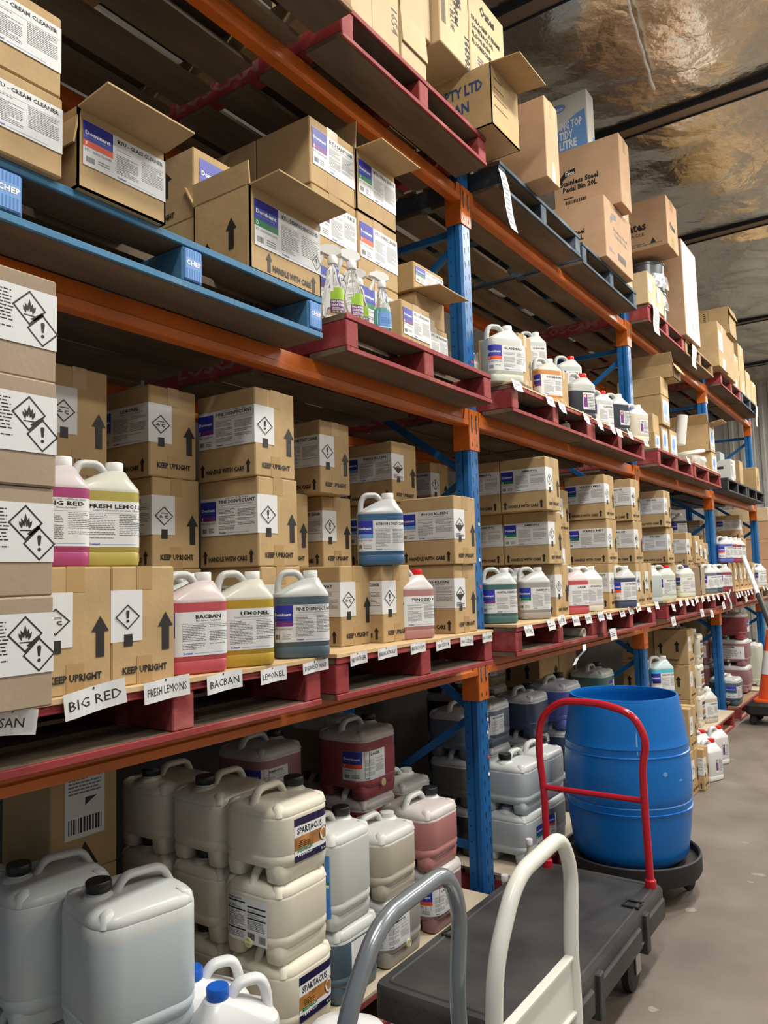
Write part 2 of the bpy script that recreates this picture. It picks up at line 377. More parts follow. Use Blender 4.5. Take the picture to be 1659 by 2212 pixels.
# ------------------------------------------------------------------ cartons (origin at the near vertical edge, body towards -X and +Y)
def carton_prints(d, a, b, h, kind):
    if kind in ('std', 'arrows'):
        if kind == 'std':
            d.arrow(a*.10, h*.05, h*.20, a*.085); d.arrow(a*.885, h*.05, h*.20, a*.085)
            d.text('HANDLE WITH CARE', a*.16, h*.075, h*.05, w=a*.66)
        else:
            d.arrow(a*.20, h*.30, h*.62, a*.16); d.arrow(a*.68, h*.36, h*.68, a*.16)
            d.text('KEEP UPRIGHT', a*.18, h*.10, h*.05, w=a*.55)
        d.text('KEEP UPRIGHT', a+b*.16, h*.10, h*.055, w=b*.70)
        d.arrow(a+b*.84, h*.27, h*.60, b*.25)
        if kind == 'std': d.rect(a+b*.18, h*.33, a+b*.31, h*.43, 'ink', 1)
def carton_label(kind, a, b, h, sp):
    d = D()
    if kind == 'std':
        title, sub, strip, dia = sp
        x0, y0, x1, y1 = a*.03, h*.37, a+b*.46, h*.80
        d.rect(x0, y0, a, y1, 'paper', 0); d.rect(a, y0, x1, y1, 'paper', 0)
        house_panel(d, x0, y0+.002, a*.30, y1-h*.035, strip, title, len(title)); house_text(d, a*.33, y0, a*.985, y1, title, sub, len(title), 'DISINFECTANT - COMMERCIAL GRADE' if title.startswith('PINE') else '')
        d.diamond(a+b*.235, (y0+y1)/2-h*.01, b*.19, h*.105, dia)
        if dia == 'k': d.lines(a+b*.06, y0+h*.02, a+b*.42, y0+h*.09, 3)
    elif kind == 'plain':                    # only the aisle face carries the sheet
        title, sub, strip, dia = sp
        d.rect(a+b*.03, h*.37, a+b*.46, h*.80, 'paper', 0); d.diamond(a+b*.24, h*.57, b*.19, h*.105, dia)
    elif kind == 'rtu':
        title, sub, strip, dia = sp
        x0, y0, x1, y1 = a+b*.05, h*.30, a+b*.995, h*.86
        d.rect(x0, y0, x1, y1, 'paper', 0)
        house_panel(d, x0, y0+.002, x0+b*.32, y1-.001, strip, title, len(title)); house_text(d, x0+b*.35, y0, x1-b*.01, y1, title, sub, len(title)+2)
        if dia: d.diamond(a+b*.93, y0+h*.13, b*.07, h*.10, dia)
    elif kind == 'panel':
        d.rect(a+b*.10, h*.12, a+b*.995, h*.88, 'paper', 0); house_panel(d, a+b*.10, h*.12, a+b*.52, h*.88, sp[2], '', 2); house_text(d, a+b*.55, h*.12, a+b*.99, h*.88, ' ', '', 4)
    elif kind == 'flam':
        y0, y1 = h*.31, h*.85
        d.rect(a+.002, y0, a+b-.001, y1, 'paper', 0); d.lines(a+b*.25, y0+h*.12, a+b*.68, y1-h*.05, 12, 'ink', .4, 4)
        house_panel(d, a+.004, y0+.002, a+b*.22, y1-.001, 'red', 'SAN', 4)
        d.diamond(a+b*.79, y1-h*.185, b*.125, h*.165, 'f'); d.diamond(a+b*.89, y0+h*.165, b*.118, h*.155, '!')
        d.poly([(a+b*.80, y0+h*.255), (a+b*.825, y0+h*.235), (a+b*.90, y0+h*.315), (a+b*.88, y0+h*.335)], 'ink', 2)
    return d
def carton_body(key, a, b, h, tint, prints, opened, extra):
    mb = MB()
    if opened:
        t = .005
        mb.box(-a, 0, 0, 0, b, t, tint); mb.box(-a, 0, 0, -a+t, b, h, tint); mb.box(-t, 0, 0, 0, b, h, tint)
        mb.box(-a, 0, 0, 0, t, h, tint); mb.box(-a, b-t, 0, 0, b, h, tint)
        if opened == 'full': mb.box(-a+t, t, h*.6, -t, b-t, h*.62, 'whitebox')
    else:
        mb.box(-a, 0, 0, 0, b, h, tint, .004)
        mb.box(-a+.004, b*.497, h-.0005, -.003, b*.503, h+.0012, 'slot')
    d = D(); carton_prints(d, a, b, h, prints)
    if extra: extra(d, a, b, h)
    d.emit(mb, box_map(a), .0013)
    return mb.mesh('carton', PAL)
def flap_mesh(L, W, tint):
    mb = MB(); mb.box(0, 0, 0, .005, W, L, tint); mb.box(.0052, W*.06, L*.03, .0058, W*.94, L*.045, tint)
    return mb.mesh('flap', PAL)
def tape_mesh(a, b, h, part):
    mb = MB(); o = .0009
    y0, y1 = b*.38, b*.62
    if part == 'top':
        mb.prism([(-a*.9, h-.0002), (-.0002, h-.0002), (-.0002, h*.80), (o, h*.80), (o, h+o), (-a*.9, h+o)], 1, y0, y1, 'tape')
    else: mb.box(0, y0, .001, o, y1, h*.24, 'tape')
    return mb.mesh('tape', PAL)
def carton(label, loc, size, tint='tan', prints='std', lab=None, spec=None, opened=None, flaps=(), tape=True, extra=None, rz=0.0, rot=None, group=None, name='cardboard_carton', cat='carton', ek=None):
    a, b, h = size
    k = (a, b, h, tint, prints, opened, ek)
    o = link(name, cached(('cb',)+k, lambda: carton_body(k, a, b, h, tint, prints, opened, extra)))
    put(o, loc, rz, rot); tag(o, label, cat, group)
    if lab:
        def mk():
            mb = MB(); carton_label(lab, a, b, h, spec).emit(mb, box_map(a), .0022); return mb.mesh('label', PAL)
        link('label', cached(('cl', a, b, h, lab, spec), mk), o)
    if tape and not opened:
        for part in ('top', 'foot'): link('tape', cached(('ct', a, b, h, part), lambda: tape_mesh(a, b, h, part)), o)
    for side, ang, L in flaps:
        W = b if side in 'RLD' else a
        f = link('flap', cached(('fl', L, W, tint), lambda: flap_mesh(L, W, tint)), o)
        e = (0, R(ang), 0)
        if side == 'R': f.location = (-.004, 0, h); f.rotation_euler = e
        elif side == 'D': f.location = (.001, 0, .006); f.rotation_euler = e
        elif side == 'L': f.location = (-a+.004, b, h); f.rotation_euler = (0, R(ang), math.pi)
        elif side == 'F': f.location = (-a, .004, h); f.rotation_euler = (0, R(ang), -math.pi/2)
        elif side == 'B': f.location = (0, b-.004, h); f.rotation_euler = (0, R(ang), math.pi/2)
    return o

# ------------------------------------------------------------------ bottles, cans
def rr(w, d, r, z, cx=0.0, cy=0.0, n=5):
    "rounded rectangle ring; starts at the middle of the -Y side and runs towards +X"
    pts = [(0, -d/2)]
    for k, (sx, sy) in enumerate(((1, -1), (1, 1), (-1, 1), (-1, -1))):
        ox, oy = sx*(w/2-r), sy*(d/2-r)
        for i in range(n+1):
            a = -math.pi/2 + k*math.pi/2 + (math.pi/2)*i/n
            pts.append((ox+r*math.cos(a), oy+r*math.sin(a)))
    return [(cx+x, cy+y, z) for x, y in pts]
def wrap_map(w, d, r, s0=0.0):
    pts = [Vector((p[0], p[1])) for p in rr(w, d, r, 0)]; pts.append(pts[0])
    L = [0.0]
    for i in range(len(pts)-1): L.append(L[-1]+(pts[i+1]-pts[i]).length)
    T = L[-1]
    def fn(u, v, o):
        s = (u+s0) % T
        lo = 0
        while L[lo+1] < s: lo += 1
        a, b = pts[lo], pts[lo+1]; t = (s-L[lo])/max(1e-9, L[lo+1]-L[lo]); p = a+(b-a)*t; dn = (b-a).normalized()
        return (p.x+dn.y*o, p.y-dn.x*o, v)
    return fn
def cap_mesh(r, h, m, n=24):
    mb = MB()
    prof = [(r*.97, 0), (r, h*.06), (r, h*.90), (r*.93, h)]
    rs = []
    for rad, z in prof: rs.append([(rad*(1+(.03 if i % 2 else 0))*math.cos(2*math.pi*i/(2*n)), rad*(1+(.03 if i % 2 else 0))*math.sin(2*math.pi*i/(2*n)), z) for i in range(2*n)])
    mb.rings(rs, m); return mb.mesh('cap', PAL, 40)
BW, BD, BH = .182, .126, .285
def bottle_body(liquid, plastic, level):
    mb = MB(); w, d = BW, BD
    if plastic == 'hdpe' and 'up_'+str(liquid) in M: plastic = 'up_'+liquid
    rs = [rr(w*.90, d*.86, .03, 0), rr(w*.975, d*.97, .033, .006), rr(w, d, .034, .016), rr(w, d, .034, .036), rr(w*.985, d*.98, .034, .039), rr(w, d, .034, .042), rr(w, d, .034, level), rr(w, d, .034, max(level+.002, .205)), rr(w*.985, d*.985, .034, .212)]
    rs += [rr(w*.60, d*.66, .030, .242, .017), rr(.058, .054, .024, .262, .034), rr(.046, .046, .0228, .264, .034), rr(.040, .040, .0198, .266, .034), rr(.040, .040, .0198, .276, .034)]
    ms = [liquid]*6+[plastic]*(len(rs)-7)
    mb.rings(rs, plastic, True, True, ms)
    return mb.mesh('bottle', PAL, 34)
def bottle_handle(plastic):
    mb = MB()
    P = arc([(-.078, 0, .206), (-.075, 0, .252), (-.060, 0, .281), (-.014, 0, .282), (.004, 0, .262), (.012, 0, .248)], .022, 5)
    mb.tube(P, .0165, plastic, 12, .0115); return mb.mesh('handle', PAL, 60)
def bottle_label(sp):
    kind, title, sub, strip = sp[:4]; mb = MB(); d = D(); fn = wrap_map(BW, BD, .034)
    if kind == 'house':                       # whole label seen square on, blue panel to the left
        x0, x1, y0, y1 = -.105, .115, .055, .176
        d.rect(x0, y0, x1, y1, 'paper', 0); house_panel(d, x0+.001, y0+.001, x0+.072, y1-.0005, strip, title, len(title)); house_text(d, x0+.078, y0, x1-.004, y1, title, sub, len(title)+1, 'DISINFECTANT - COMMERCIAL GRADE' if title[:3] in ('BIG', 'PIN') else '')
    elif kind == 'side':                      # big panel of text on the broad side, blue square wrapped round the edge
        x0, x1, y0, y1 = -.128, .108, .053, .176
        d.rect(x0, y0, x1, y1, 'paper', 0); house_panel(d, x0, y0+.001, x0+.052, y1-.0005, strip, '', 3); house_text(d, -.06, y0, x1-.004, y1, title, sub, len(title)+1, 'DISINFECTANT - COMMERCIAL GRADE' if title[:3] in ('BIG', 'PIN') else '')
    elif kind == 'small':
        d.rect(-.012, .06, .07, .16, 'paper', 0); d.rect(-.008, .075, .018, .15, 'purple', 1); d.text('G', -.004, .132, .013, 'white', 2); d.lines(.024, .065, .066, .155, 10); d.rect(-.008, .132, .018, .152, strip, 1); d.text('G', -.003, .136, .012, 'white', 3)
    elif kind == 'dark':                      # navy banded label
        fn = wrap_map(BW, BD, .034, 2*(BW+BD-.136)*1.0/1.0*.5+math.pi*.034)
        d.rect(-.085, .03, .085, .175, 'paper', 0); d.rect(-.085, .135, .085, .175, 'navy', 1); d.text(title, 0, .112, .014, 'ink', 1, w=.12, al='c'); d.lines(-.075, .05, .075, .1, 5); d.diamond(.05, .075, .026, .026, 'c')
    d.emit(mb, fn, seg=.006); return mb.mesh('label', PAL, 60)
def bottle(label, loc, deg, liquid, spec=None, cap='cap_white', plastic='hdpe', level=.202, group=None, name='handled_bottle', scale=1.0):
    o = link(name, cached(('bb', liquid, plastic, level), lambda: bottle_body(liquid, plastic, level)))
    put(o, loc, R(deg)); o.scale = (scale,)*3; tag(o, label, 'bottle', group)
    link('handle', cached(('bh', plastic), lambda: bottle_handle(plastic)), o)
    c = link('cap', cached(('bc', cap), lambda: cap_mesh(.0232, .026, cap)), o); c.location = (.034, 0, .262)
    if spec: link('label', cached(('bl',)+tuple(spec), lambda: bottle_label(spec)), o)
    return o
# stackable square can: origin at near bottom corner like the cartons
CW = .275
def can_body(h, liquid, plastic, level, w):
    mb = MB(); r = w*.235; z0 = .047
    if plastic == 'hdpe' and 'up_'+str(liquid) in M: plastic = 'up_'+liquid
    rs = [rr(w*.84, w*.84, r*.8, z0), rr(w*.95, w*.95, r*.95, z0+.008), rr(w*.995, w*.995, r, z0+.026), rr(w, w, r, z0+.04), rr(w*.98, w*.98, r, z0+.046), rr(w, w, r, z0+.052)]
    hl = max(z0+.06, min(level, h-.045)); rs += [rr(w, w, r, hl), rr(w, w, r, h-.04), rr(w*.985, w*.985, r, h-.037), rr(w*.995, w*.995, r, h-.033), rr(w*.975, w*.975, r, h-.021), rr(w*.93, w*.93, r, h-.011), rr(w*.85, w*.85, r, h-.003), rr(w*.74, w*.74, r, h+.001), rr(w*.45, w*.45, r*.6, h+.004)]
    ms = [liquid]*6+[plastic]*(len(rs)-7)
    mb.rings(rs, plastic, True, True, ms)
    for sx in (-1, 1):                        # the two stacking feet
        cx = sx*w*.315
        mb.rings([rr(w*.20, w*.80, w*.07, 0, cx), rr(w*.25, w*.88, w*.09, .007, cx), rr(w*.27, w*.93, w*.10, z0, cx), rr(w*.24, w*.90, w*.09, z0+.02, cx)], liquid)
    for sx, sy in ((1, -1), (1, 1), (-1, -1), (-1, 1)):   # grip dents at the shoulders
        mb.rings([rr(.040, .040, .018, h-.034, sx*w*.385, sy*w*.385), rr(.036, .036, .016, h-.006, sx*w*.365, sy*w*.365), rr(.018, .018, .008, h+.002, sx*w*.34, sy*w*.34)], plastic)
    return mb.mesh('can', PAL, 50)
def can_handle(plastic, w, h):
    mb = MB()
    P = arc([(-w*.42, 0, h-.014), (-w*.33, 0, h+.036), (w*.04, 0, h+.038), (w*.13, 0, h-.002)], .035, 5)
    mb.tube(P, .017, plastic, 12, .0115); return mb.mesh('handle', PAL, 60)
def can_label(sp, w, h):
    kind, title, strip, side = sp; mb = MB(); d = D(); r = w*.235; per = 4*(w-2*r)+2*math.pi*r
    fn = wrap_map(w, w, r, {'F': 0, 'R': per/4, 'C': per/8}[side]); H = h
    if kind == 'house':
        y0, y1 = H*.30, H*.72; x0, x1 = -w*.36, w*.50
        d.rect(x0, y0, x1, y1, 'paper', 0); house_panel(d, x0+.001, y0+.001, x0+w*.35, y1-.0005, strip, title, 4); house_text(d, x0+w*.38, y0, x1-.003, y1, title, 'Wash and Wax Floor Cleaner' if title == 'AMMOPOL' else '', 5)
    elif kind == 'housed':
        y0, y1 = H*.28, H*.76; x0, x1 = -w*.46, w*.46
        d.rect(x0, y0, x1, y1, 'paper', 0); d.rect(x0, y0+H*.24, x0+w*.14, y1, 'blue', 1); d.text('Dominant', x0+.002, y0+H*.36, .012, 'white', 2, w=w*.12)
        d.text(title, 0, y1-H*.07, H*.05, 'ink', 1, w=w*.4, al='c'); d.lines(x0+w*.18, y0+H*.04, x1-w*.2, y1-H*.1, 9); d.diamond(x1-w*.11, y0+H*.22, w*.095, H*.12, '!')
    elif kind == 'sq':
        y0, y1 = H*.28, H*.70; x0 = -w*.10
        d.rect(x0, y0, x0+w*.36, y1, 'paper', 0); house_panel(d, x0, y0+.001, x0+w*.30, y1, strip, title, 4)
    elif kind == 'dia':
        d.rect(-w*.22, H*.25, w*.22, H*.80, 'paper', 0); d.diamond(0, H*.52, w*.17, H*.17, 'c')
    elif kind == 'pic':                       # navy band, name, timber floor picture, round seal, navy foot
        y0, y1 = H*.24, H*.80; x0, x1 = -w*.24, w*.40; W = x1-x0; Hh = y1-y0
        d.rect(x0, y0, x1, y1, 'paper', 0); d.rect(x0, y0+Hh*.82, x1, y1, 'navy', 1); d.text('SPARTACUS', x0+W*.08, y0+Hh*.63, Hh*.14, 'ink', 1, w=W*.72)
        d.rect(x0, y0+Hh*.27, x1, y0+Hh*.57, 'brown', 1); d.rect(x0, y0, x1, y0+Hh*.16, 'navy', 1)
        d.text('RESEARCH', x0+W*.08, y0+Hh*.22, Hh*.08, 'green', 3, w=W*.42); d.text('PRODUCTS', x0+W*.10, y0+Hh*.12, Hh*.08, 'white', 3, w=W*.40)
        C = (x0+W*.86, y0+Hh*.42)
        for rad, c, l in ((.15, 'ink', 2), (.115, 'white', 3)): d.poly([(C[0]+W*rad*math.cos(i*math.pi/8), C[1]+W*rad*math.sin(i*math.pi/8)) for i in range(16)], c, l)
        d.lines(x0+W*.12, y0+Hh*.31, x0+W*.45, y0+Hh*.47, 4, 'lime'); d.lines(x0+W*.62, y0+Hh*.05, x0+W*.95, y0+Hh*.11, 2, 'white')
    elif kind == 'back':                      # black headed text columns
        y0, y1 = H*.24, H*.80; x0, x1 = -w*.36, w*.30; W = x1-x0; Hh = y1-y0
        d.rect(x0, y0, x1, y1, 'paper', 0); d.text('SPARTACUS', x0+W*.03, y0+Hh*.92, Hh*.045, 'ink', 1, w=W*.34)
        for cx, a0, ys in ((x0+W*.03, .44, (.86, .68, .24)), (x0+W*.52, .45, (.80, .68, .54))):
            for k, yy in enumerate(ys):
                yn = ys[k+1]+.05 if k+1 < len(ys) else (.07 if cx < x0+W*.2 else .3)
                d.rect(cx, y0+Hh*yy, cx+W*a0, y0+Hh*(yy+.035), 'ink', 1); d.lines(cx, y0+Hh*yn, cx+W*a0*.95, y0+Hh*(yy-.02), max(3, int((yy-yn)*26)), 'grey', .5, k+2)
        d.rect(x0+W*.52, y0+Hh*.08, x0+W*.70, y0+Hh*.24, 'grey', 1); d.poly([(x0+W*.53, y0+Hh*.10), (x0+W*.68, y0+Hh*.20), (x0+W*.69, y0+Hh*.22), (x0+W*.54, y0+Hh*.13)], 'ink', 2); d.barcode(x0+W*.80, y0+Hh*.06, x0+W*.96, y0+Hh*.22)
    elif kind == 'blue':
        d.rect(-w*.16, H*.16, w*.42, H*.80, 'midblue', 0); d.text('S', w*.12, H*.68, H*.05, 'lime', 1); d.rect(w*.04, H*.50, w*.40, H*.53, 'green', 1); d.rect(w*.04, H*.47, w*.40, H*.50, 'white', 1); d.poly([(w*.0, H*.3), (w*.2, H*.28), (w*.40, H*.2), (w*.2, H*.31)], 'lblue', 1)
    d.emit(mb, fn, seg=.008); return mb.mesh('label', PAL, 60)
def can(label, loc, liquid, spec=None, plastic='hdpe', h=.25, cap='cap_black', level=9, deg=0.0, bung=None, group=None, w=CW, hdeg=90, name='stackable_plastic_can', caps=(.04, .28)):
    root = empty(name, loc, R(deg)); tag(root, label, 'canister', group)
    b = link('body', cached(('kb', h, liquid, plastic, level, w), lambda: can_body(h, liquid, plastic, level, w)), root); b.location = (-w/2, w/2, 0)
    hd = link('handle', cached(('kh', plastic, w, h), lambda: can_handle(plastic, w, h)), b); hd.rotation_euler = (0, 0, R(hdeg))
    nk = link('neck', cached(('kn', plastic), lambda: _neck(plastic)), b); nk.location = (w*caps[0], w*caps[1], h-.004)
    if cap: c = link('cap', cached(('kc', cap), lambda: cap_mesh(.034, .029, cap, 14)), b); c.location = (w*caps[0], w*caps[1], h+.016)
    for sp in (spec if isinstance(spec, list) else [spec] if spec else []):
        link('label', cached(('kl', w, h)+tuple(sp), lambda: can_label(sp, w, h)), b)
    if bung:
        g = link('bung', cached('bung', _bung), b)
        if bung == 'R': g.location = (w/2+.001, 0, .062); g.rotation_euler = (0, R(90), 0)
        else: g.location = (0, -w/2-.001, .062); g.rotation_euler = (R(90), 0, 0)
    return root
def _neck(p):
    mb = MB(); mb.lathe([(.045, 0), (.036, .012), (.029, .014), (.029, .03)], p, 24); return mb.mesh('neck', PAL, 50)
def _bung():
    mb = MB(); mb.lathe([(.016, -.004), (.016, .003), (.012, .004), (.012, .002)], 'bung', 20); mb.box(-.011, -.0025, .001, .011, .0025, .005, 'bung'); return mb.mesh('bung', PAL, 50)
def spray_bottle(label, loc, deg, fluid, design, group=None, sc=1.0):
    root = empty('spray_bottle', loc, R(deg)); root.scale = (sc,)*3; tag(root, label, 'spray bottle', group)
    def mk():
        mb = MB(); S = [(.070, .050, 0), (.080, .056, .005), (.082, .058, .05), (.080, .056, .09), (.066, .048, .125), (.052, .042, .148), (.050, .040, .165), (.046, .038, .185), (.030, .030, .200), (.027, .027, .215)]
        mb.rings([rr(w, d, min(w, d)*.42, z) for w, d, z in S], 'clearpl'); return mb.mesh('bottle_body', PAL, 60)
    b = link('bottle_body', cached('spb', mk), root)
    if fluid:
        def mf():
            mb = MB(); mb.rings([rr(w, d, min(w, d)*.42, z) for w, d, z in ((.066, .046, .003), (.076, .052, .008), (.078, .054, .05), (.076, .053, .088), (.070, .05, .105))], fluid); return mb.mesh('fluid', PAL, 60)
        link('fluid', cached(('spf', fluid), mf), b)
    def mh():
        mb = MB()
        prof = [(-.034, .250), (-.030, .268), (-.010, .282), (.030, .284), (.062, .272), (.066, .258), (.040, .254), (.010, .240), (-.014, .240)]
        mb.rings([[(-x, y, z) for x, z in prof] for y in (-.012, -.008, .008, .012)], 'cap_white')
        return mb.mesh('trigger_head', PAL, 35)
    hd = link('trigger_head', cached('sph', mh), root)
    def mc():
        mb = MB(); mb.lathe([(.018, .208), (.019, .212), (.019, .236), (.014, .242)], 'cap_white', 20); return mb.mesh('collar', PAL, 40)
    link('collar', cached('spc', mc), hd)
    def mt():
        mb = MB(); mb.tube(arc([(-.036, 0, .256), (-.040, 0, .232), (-.052, 0, .208), (-.058, 0, .190)], .02, 4), .0045, 'cap_white', 8, .008); return mb.mesh('trigger', PAL, 60)
    link('trigger', cached('spt', mt), hd)
    def mp():
        mb = MB(); mb.tube([(0, 0, .205), (.006, 0, .1), (.018, 0, .008)], .0022, 'cap_white', 6); return mb.mesh('dip_tube', PAL, 60)
    link('dip_tube', cached('spp', mp), root)
    def ml():
        mb = MB(); d = D(); fn = wrap_map(.082, .058, .058*.42)
        if design == 'lime':
            d.rect(-.012, .010, .052, .062, 'purple', 0); d.rect(-.012, .062, .052, .094, 'lime', 0); d.rect(.002, .094, .046, .108, 'lime', 0)
            d.text('NO-RINSE', -.008, .050, .0085, 'white', 1, w=.05); d.text('SANITISER', -.008, .038, .0085, 'white', 1, w=.054); d.lines(-.006, .022, .04, .034, 3, 'white')
            for k in range(3): d.poly([(.0+.014*k+.0045*math.cos(i*math.pi/5), .016+.0045*math.sin(i*math.pi/5)) for i in range(10)], 'lime', 1)
        else:
            d.rect(-.03, .012, .05, .082, 'lblue', 0); d.lines(-.02, .03, .03, .06, 4, 'midblue'); d.rect(-.03, .012, .05, .016, 'white', 1)
        d.emit(mb, fn, seg=.004); return mb.mesh('label', PAL, 60)
    link('label', cached(('spl', design), ml), b)
    return root

# ------------------------------------------------------------------ pallets, sheets, tags
PH = .145
def pallet(label, X, Y, z, paint='redpal', under='oldtimber', depth=1.165, w=1.165, stencil=None, plates=False, top=None, group='pallets on the rack'):
    root = empty('pallet', (X, Y, z)); tag(root, label, 'pallet', group)
    key = (paint, under, depth, w)
    def deck(n, z0, z1, front, m2):
        mb = MB(); bw = depth/(n+ (n-1)*.35) if n > 3 else .14
        for i in range(n):
            x1 = -i*(depth-bw)/(n-1); r = random.Random(i*7+n)
            if i == 0:
                mb.box(x1-bw, 0, z0, x1-.012, w, z1, m2); mb.box(x1-.0119, 0, z0+.0002, x1, w, z1, front, .002)
            else: mb.box(x1-bw, r.random()*.008, z0, x1, w-r.random()*.008, z1, m2)
        return mb
    link('top_deck', cached(('pt',)+key, lambda: deck(7, PH-.022, PH, paint, under).mesh('top_deck', PAL)), root)
    link('bottom_deck', cached(('pb',)+key, lambda: deck(5, 0, .020, paint, under).mesh('bottom_deck', PAL)), root)
    for k, y in enumerate((0, w/2-.037, w-.075)):
        st = stencil if k == 0 else None
        def mk():
            mb = MB(); mb.box(-depth, 0, .0202, -.004, .075, PH-.0222, paint, .004)
            if st:
                d = D(); d.text(st, -depth*.80, .045, .055, 'faded', 0, w=.50); d.emit(mb, lambda u, v, o: (u, -o, v))
            return mb.mesh('bearer', PAL)
        b = link('bearer', cached(('pr', st)+key, mk), root); b.location = (0, y, 0)
        if plates:
            def mpl():
                mb = MB(); mb.box(-.004, .006, .026, .002, .069, PH-.026, 'lblue', .004); d = D()
                d.text('CHEP', .010, .070, .014, 'white', 1, w=.055)
                for i in range(6): d.rect(.012+i*.009, .032, .016+i*.009, .060, 'midblue', 0); d.rect(.012+i*.009, .092, .016+i*.009, .114, 'midblue', 0)
                d.emit(mb, lambda u, v, o: (.002+o, u, v)); return mb.mesh('end_plate', PAL)
            link('end_plate', cached('ppl', mpl), b)
    return root
def sheet(label, X, Y, z, w=1.165, d=1.1, th=.014, m='ply', name='shelf_board'):
    mb = MB(); mb.box(-d, 0, 0, 0, w, th, m, .001); o = mb.obj(name); put(o, (X, Y, z)); tag(o, label, 'board'); return o
def tag_paper(label, X, Y, z, w, h, text=None, tilt=0.0, curl=.004, hang=0.0, lines=True, group='paper shelf tags', pins=True, name='paper_tag'):
    "sheet pinned to the shelf edge, facing the aisle; slightly curled"
    mb = MB(); N = 8
    def fn(u, v, o):
        t = u/w; k = math.sin(math.pi*2*t+1.0)*curl + hang*(1-v/h)
        return (k+o+.001, u, v)
    for i in range(N):
        u0, u1 = w*i/N, w*(i+1)/N
        mb.add([fn(u0, 0, 0), fn(u1, 0, 0), fn(u1, h, 0), fn(u0, h, 0), fn(u0, 0, -.0006), fn(u1, 0, -.0006), fn(u1, h, -.0006), fn(u0, h, -.0006)], [(0, 1, 2, 3), (7, 6, 5, 4)], 'paper')
    d = D()
    if text: d.text(text, w/2, h*.30, h*.38, 'ink', 1, w=min(w*.86, h*.36*len(text)), al='c', bold=False)
    elif lines: d.lines(w*.15, h*.25, w*.85, h*.75, max(2, int(h/.02)), 'grey', .5, int(Y*100) % 97)
    if pins: d.poly([(w*.5+.003*math.cos(i*.8), h*.92+.003*math.sin(i*.8)) for i in range(8)], 'ink', 3)
    d.emit(mb, fn)
    o = mb.obj(name); o.location = (X, Y, z); o.rotation_euler = (R(tilt), 0, 0); tag(o, label, 'tag', group); return o

# ================================================================== THE PLACE
# ------------------------------------------------------------------ shell
from mathutils import noise
floor_m = mat('concrete_floor', (.135, .106, .086), .6, vscale=2.4, col2=(.21, .175, .145), thr=(.32, .70), bump=.16, bscale=45)
wall_m = mat('block_wall', (.16, .15, .14), .9, var=.15, vscale=3)
clad_m = mat('zincalume_cladding', (.46, .45, .42), .42, metal=.35, var=.08, vscale=2)
foil_m = mat('roof_foil', (.80, .74, .63), .22, metal=1.0, bump=.30, bscale=9.0)
_nt = foil_m.node_tree; _b = _nt.nodes['Principled BSDF']; _tc = [n for n in _nt.nodes if n.bl_idname == 'ShaderNodeMapping'][0]; _bp0 = [n for n in _nt.nodes if n.bl_idname == 'ShaderNodeBump'][0]
_vo = _nt.nodes.new('ShaderNodeTexVoronoi'); _vo.feature = 'DISTANCE_TO_EDGE'; _vo.inputs['Scale'].default_value = 1.1; _vo.inputs['Randomness'].default_value = 1.0
_nz = _nt.nodes.new('ShaderNodeTexNoise'); _nz.inputs['Scale'].default_value = 1.6; _nz.inputs['Detail'].default_value = 6
_mx = _nt.nodes.new('ShaderNodeVectorMath'); _mx.operation = 'MULTIPLY_ADD'; _mx.inputs[1].default_value = (.45, .45, .45)
_nt.links.new(_tc.outputs[0], _nz.inputs['Vector']); _nt.links.new(_nz.outputs['Color'], _mx.inputs[0]); _nt.links.new(_tc.outputs[0], _mx.inputs[2]); _nt.links.new(_mx.outputs[0], _vo.inputs['Vector'])
_mr = _nt.nodes.new('ShaderNodeMapRange'); _mr.inputs['From Max'].default_value = .22; _nt.links.new(_vo.outputs['Distance'], _mr.inputs['Value'])
_bp = _nt.nodes.new('ShaderNodeBump'); _bp.inputs['Strength'].default_value = .35; _bp.inputs['Distance'].default_value = .03;
_rg = _nt.nodes.new('ShaderNodeTexNoise'); _rg.noise_type = 'RIDGED_MULTIFRACTAL'; _rg.inputs['Scale'].default_value = 1.5; _rg.inputs['Detail'].default_value = 5; _rg.inputs['Roughness'].default_value = .55; _rg.inputs['Distortion'].default_value = .8
_nt.links.new(_tc.outputs[0], _rg.inputs['Vector']); _bp2 = _nt.nodes.new('ShaderNodeBump'); _bp2.inputs['Strength'].default_value = .45; _bp2.inputs['Distance'].default_value = .022; _nt.links.new(_rg.outputs['Fac'], _bp2.inputs['Height']); _nt.links.new(_bp2.outputs[0], _bp.inputs['Normal']); _nt.links.new(_mr.outputs[0], _bp.inputs['Height']); _nt.links.new(_bp.outputs[0], _bp0.inputs['Normal']); _bp0.inputs['Distance'].default_value = .03
purlin_m = mat('galvanised_purlin', (.25, .18, .12), .5, metal=.3); M['scuff'] = mat('chalky_scuff', (.27, .235, .20), .7); M['floor'] = floor_m; M['wall'] = wall_m; M['clad'] = clad_m; M['foil'] = foil_m; M['purlin'] = purlin_m
mb = MB(); mb.add([(-1.6, -1, 0), (6, -1, 0), (6, 18.6, 0), (-1.6, 18.6, 0)], [(0, 1, 2, 3)], 'floor')
fl = struct(mb.obj('floor'), 'worn brown-grey concrete floor of the aisle')
mb = MB()   # hairline cracks and chalky scuffs on the concrete
for (x, y, L, a, w) in ((1.05, 5.6, .9, 20, .004), (1.25, 5.3, .7, 75, .003), (1.3, 4.7, .6, -30, .003), (1.2, 7.5, 1.1, 50, .004)):
    p = Vector((x, y, .0008)); r = random.Random(int(x*100))
    for k in range(9):
        q = p+Vector((math.cos(R(a)), math.sin(R(a)), 0))*L/9; a += r.uniform(-28, 28)
        n = Vector((-(q-p).y, (q-p).x, 0)).normalized()*w/2
        mb.add([p-n, q-n, q+n, p+n], [(0, 1, 2, 3)], 'grey'); p = q
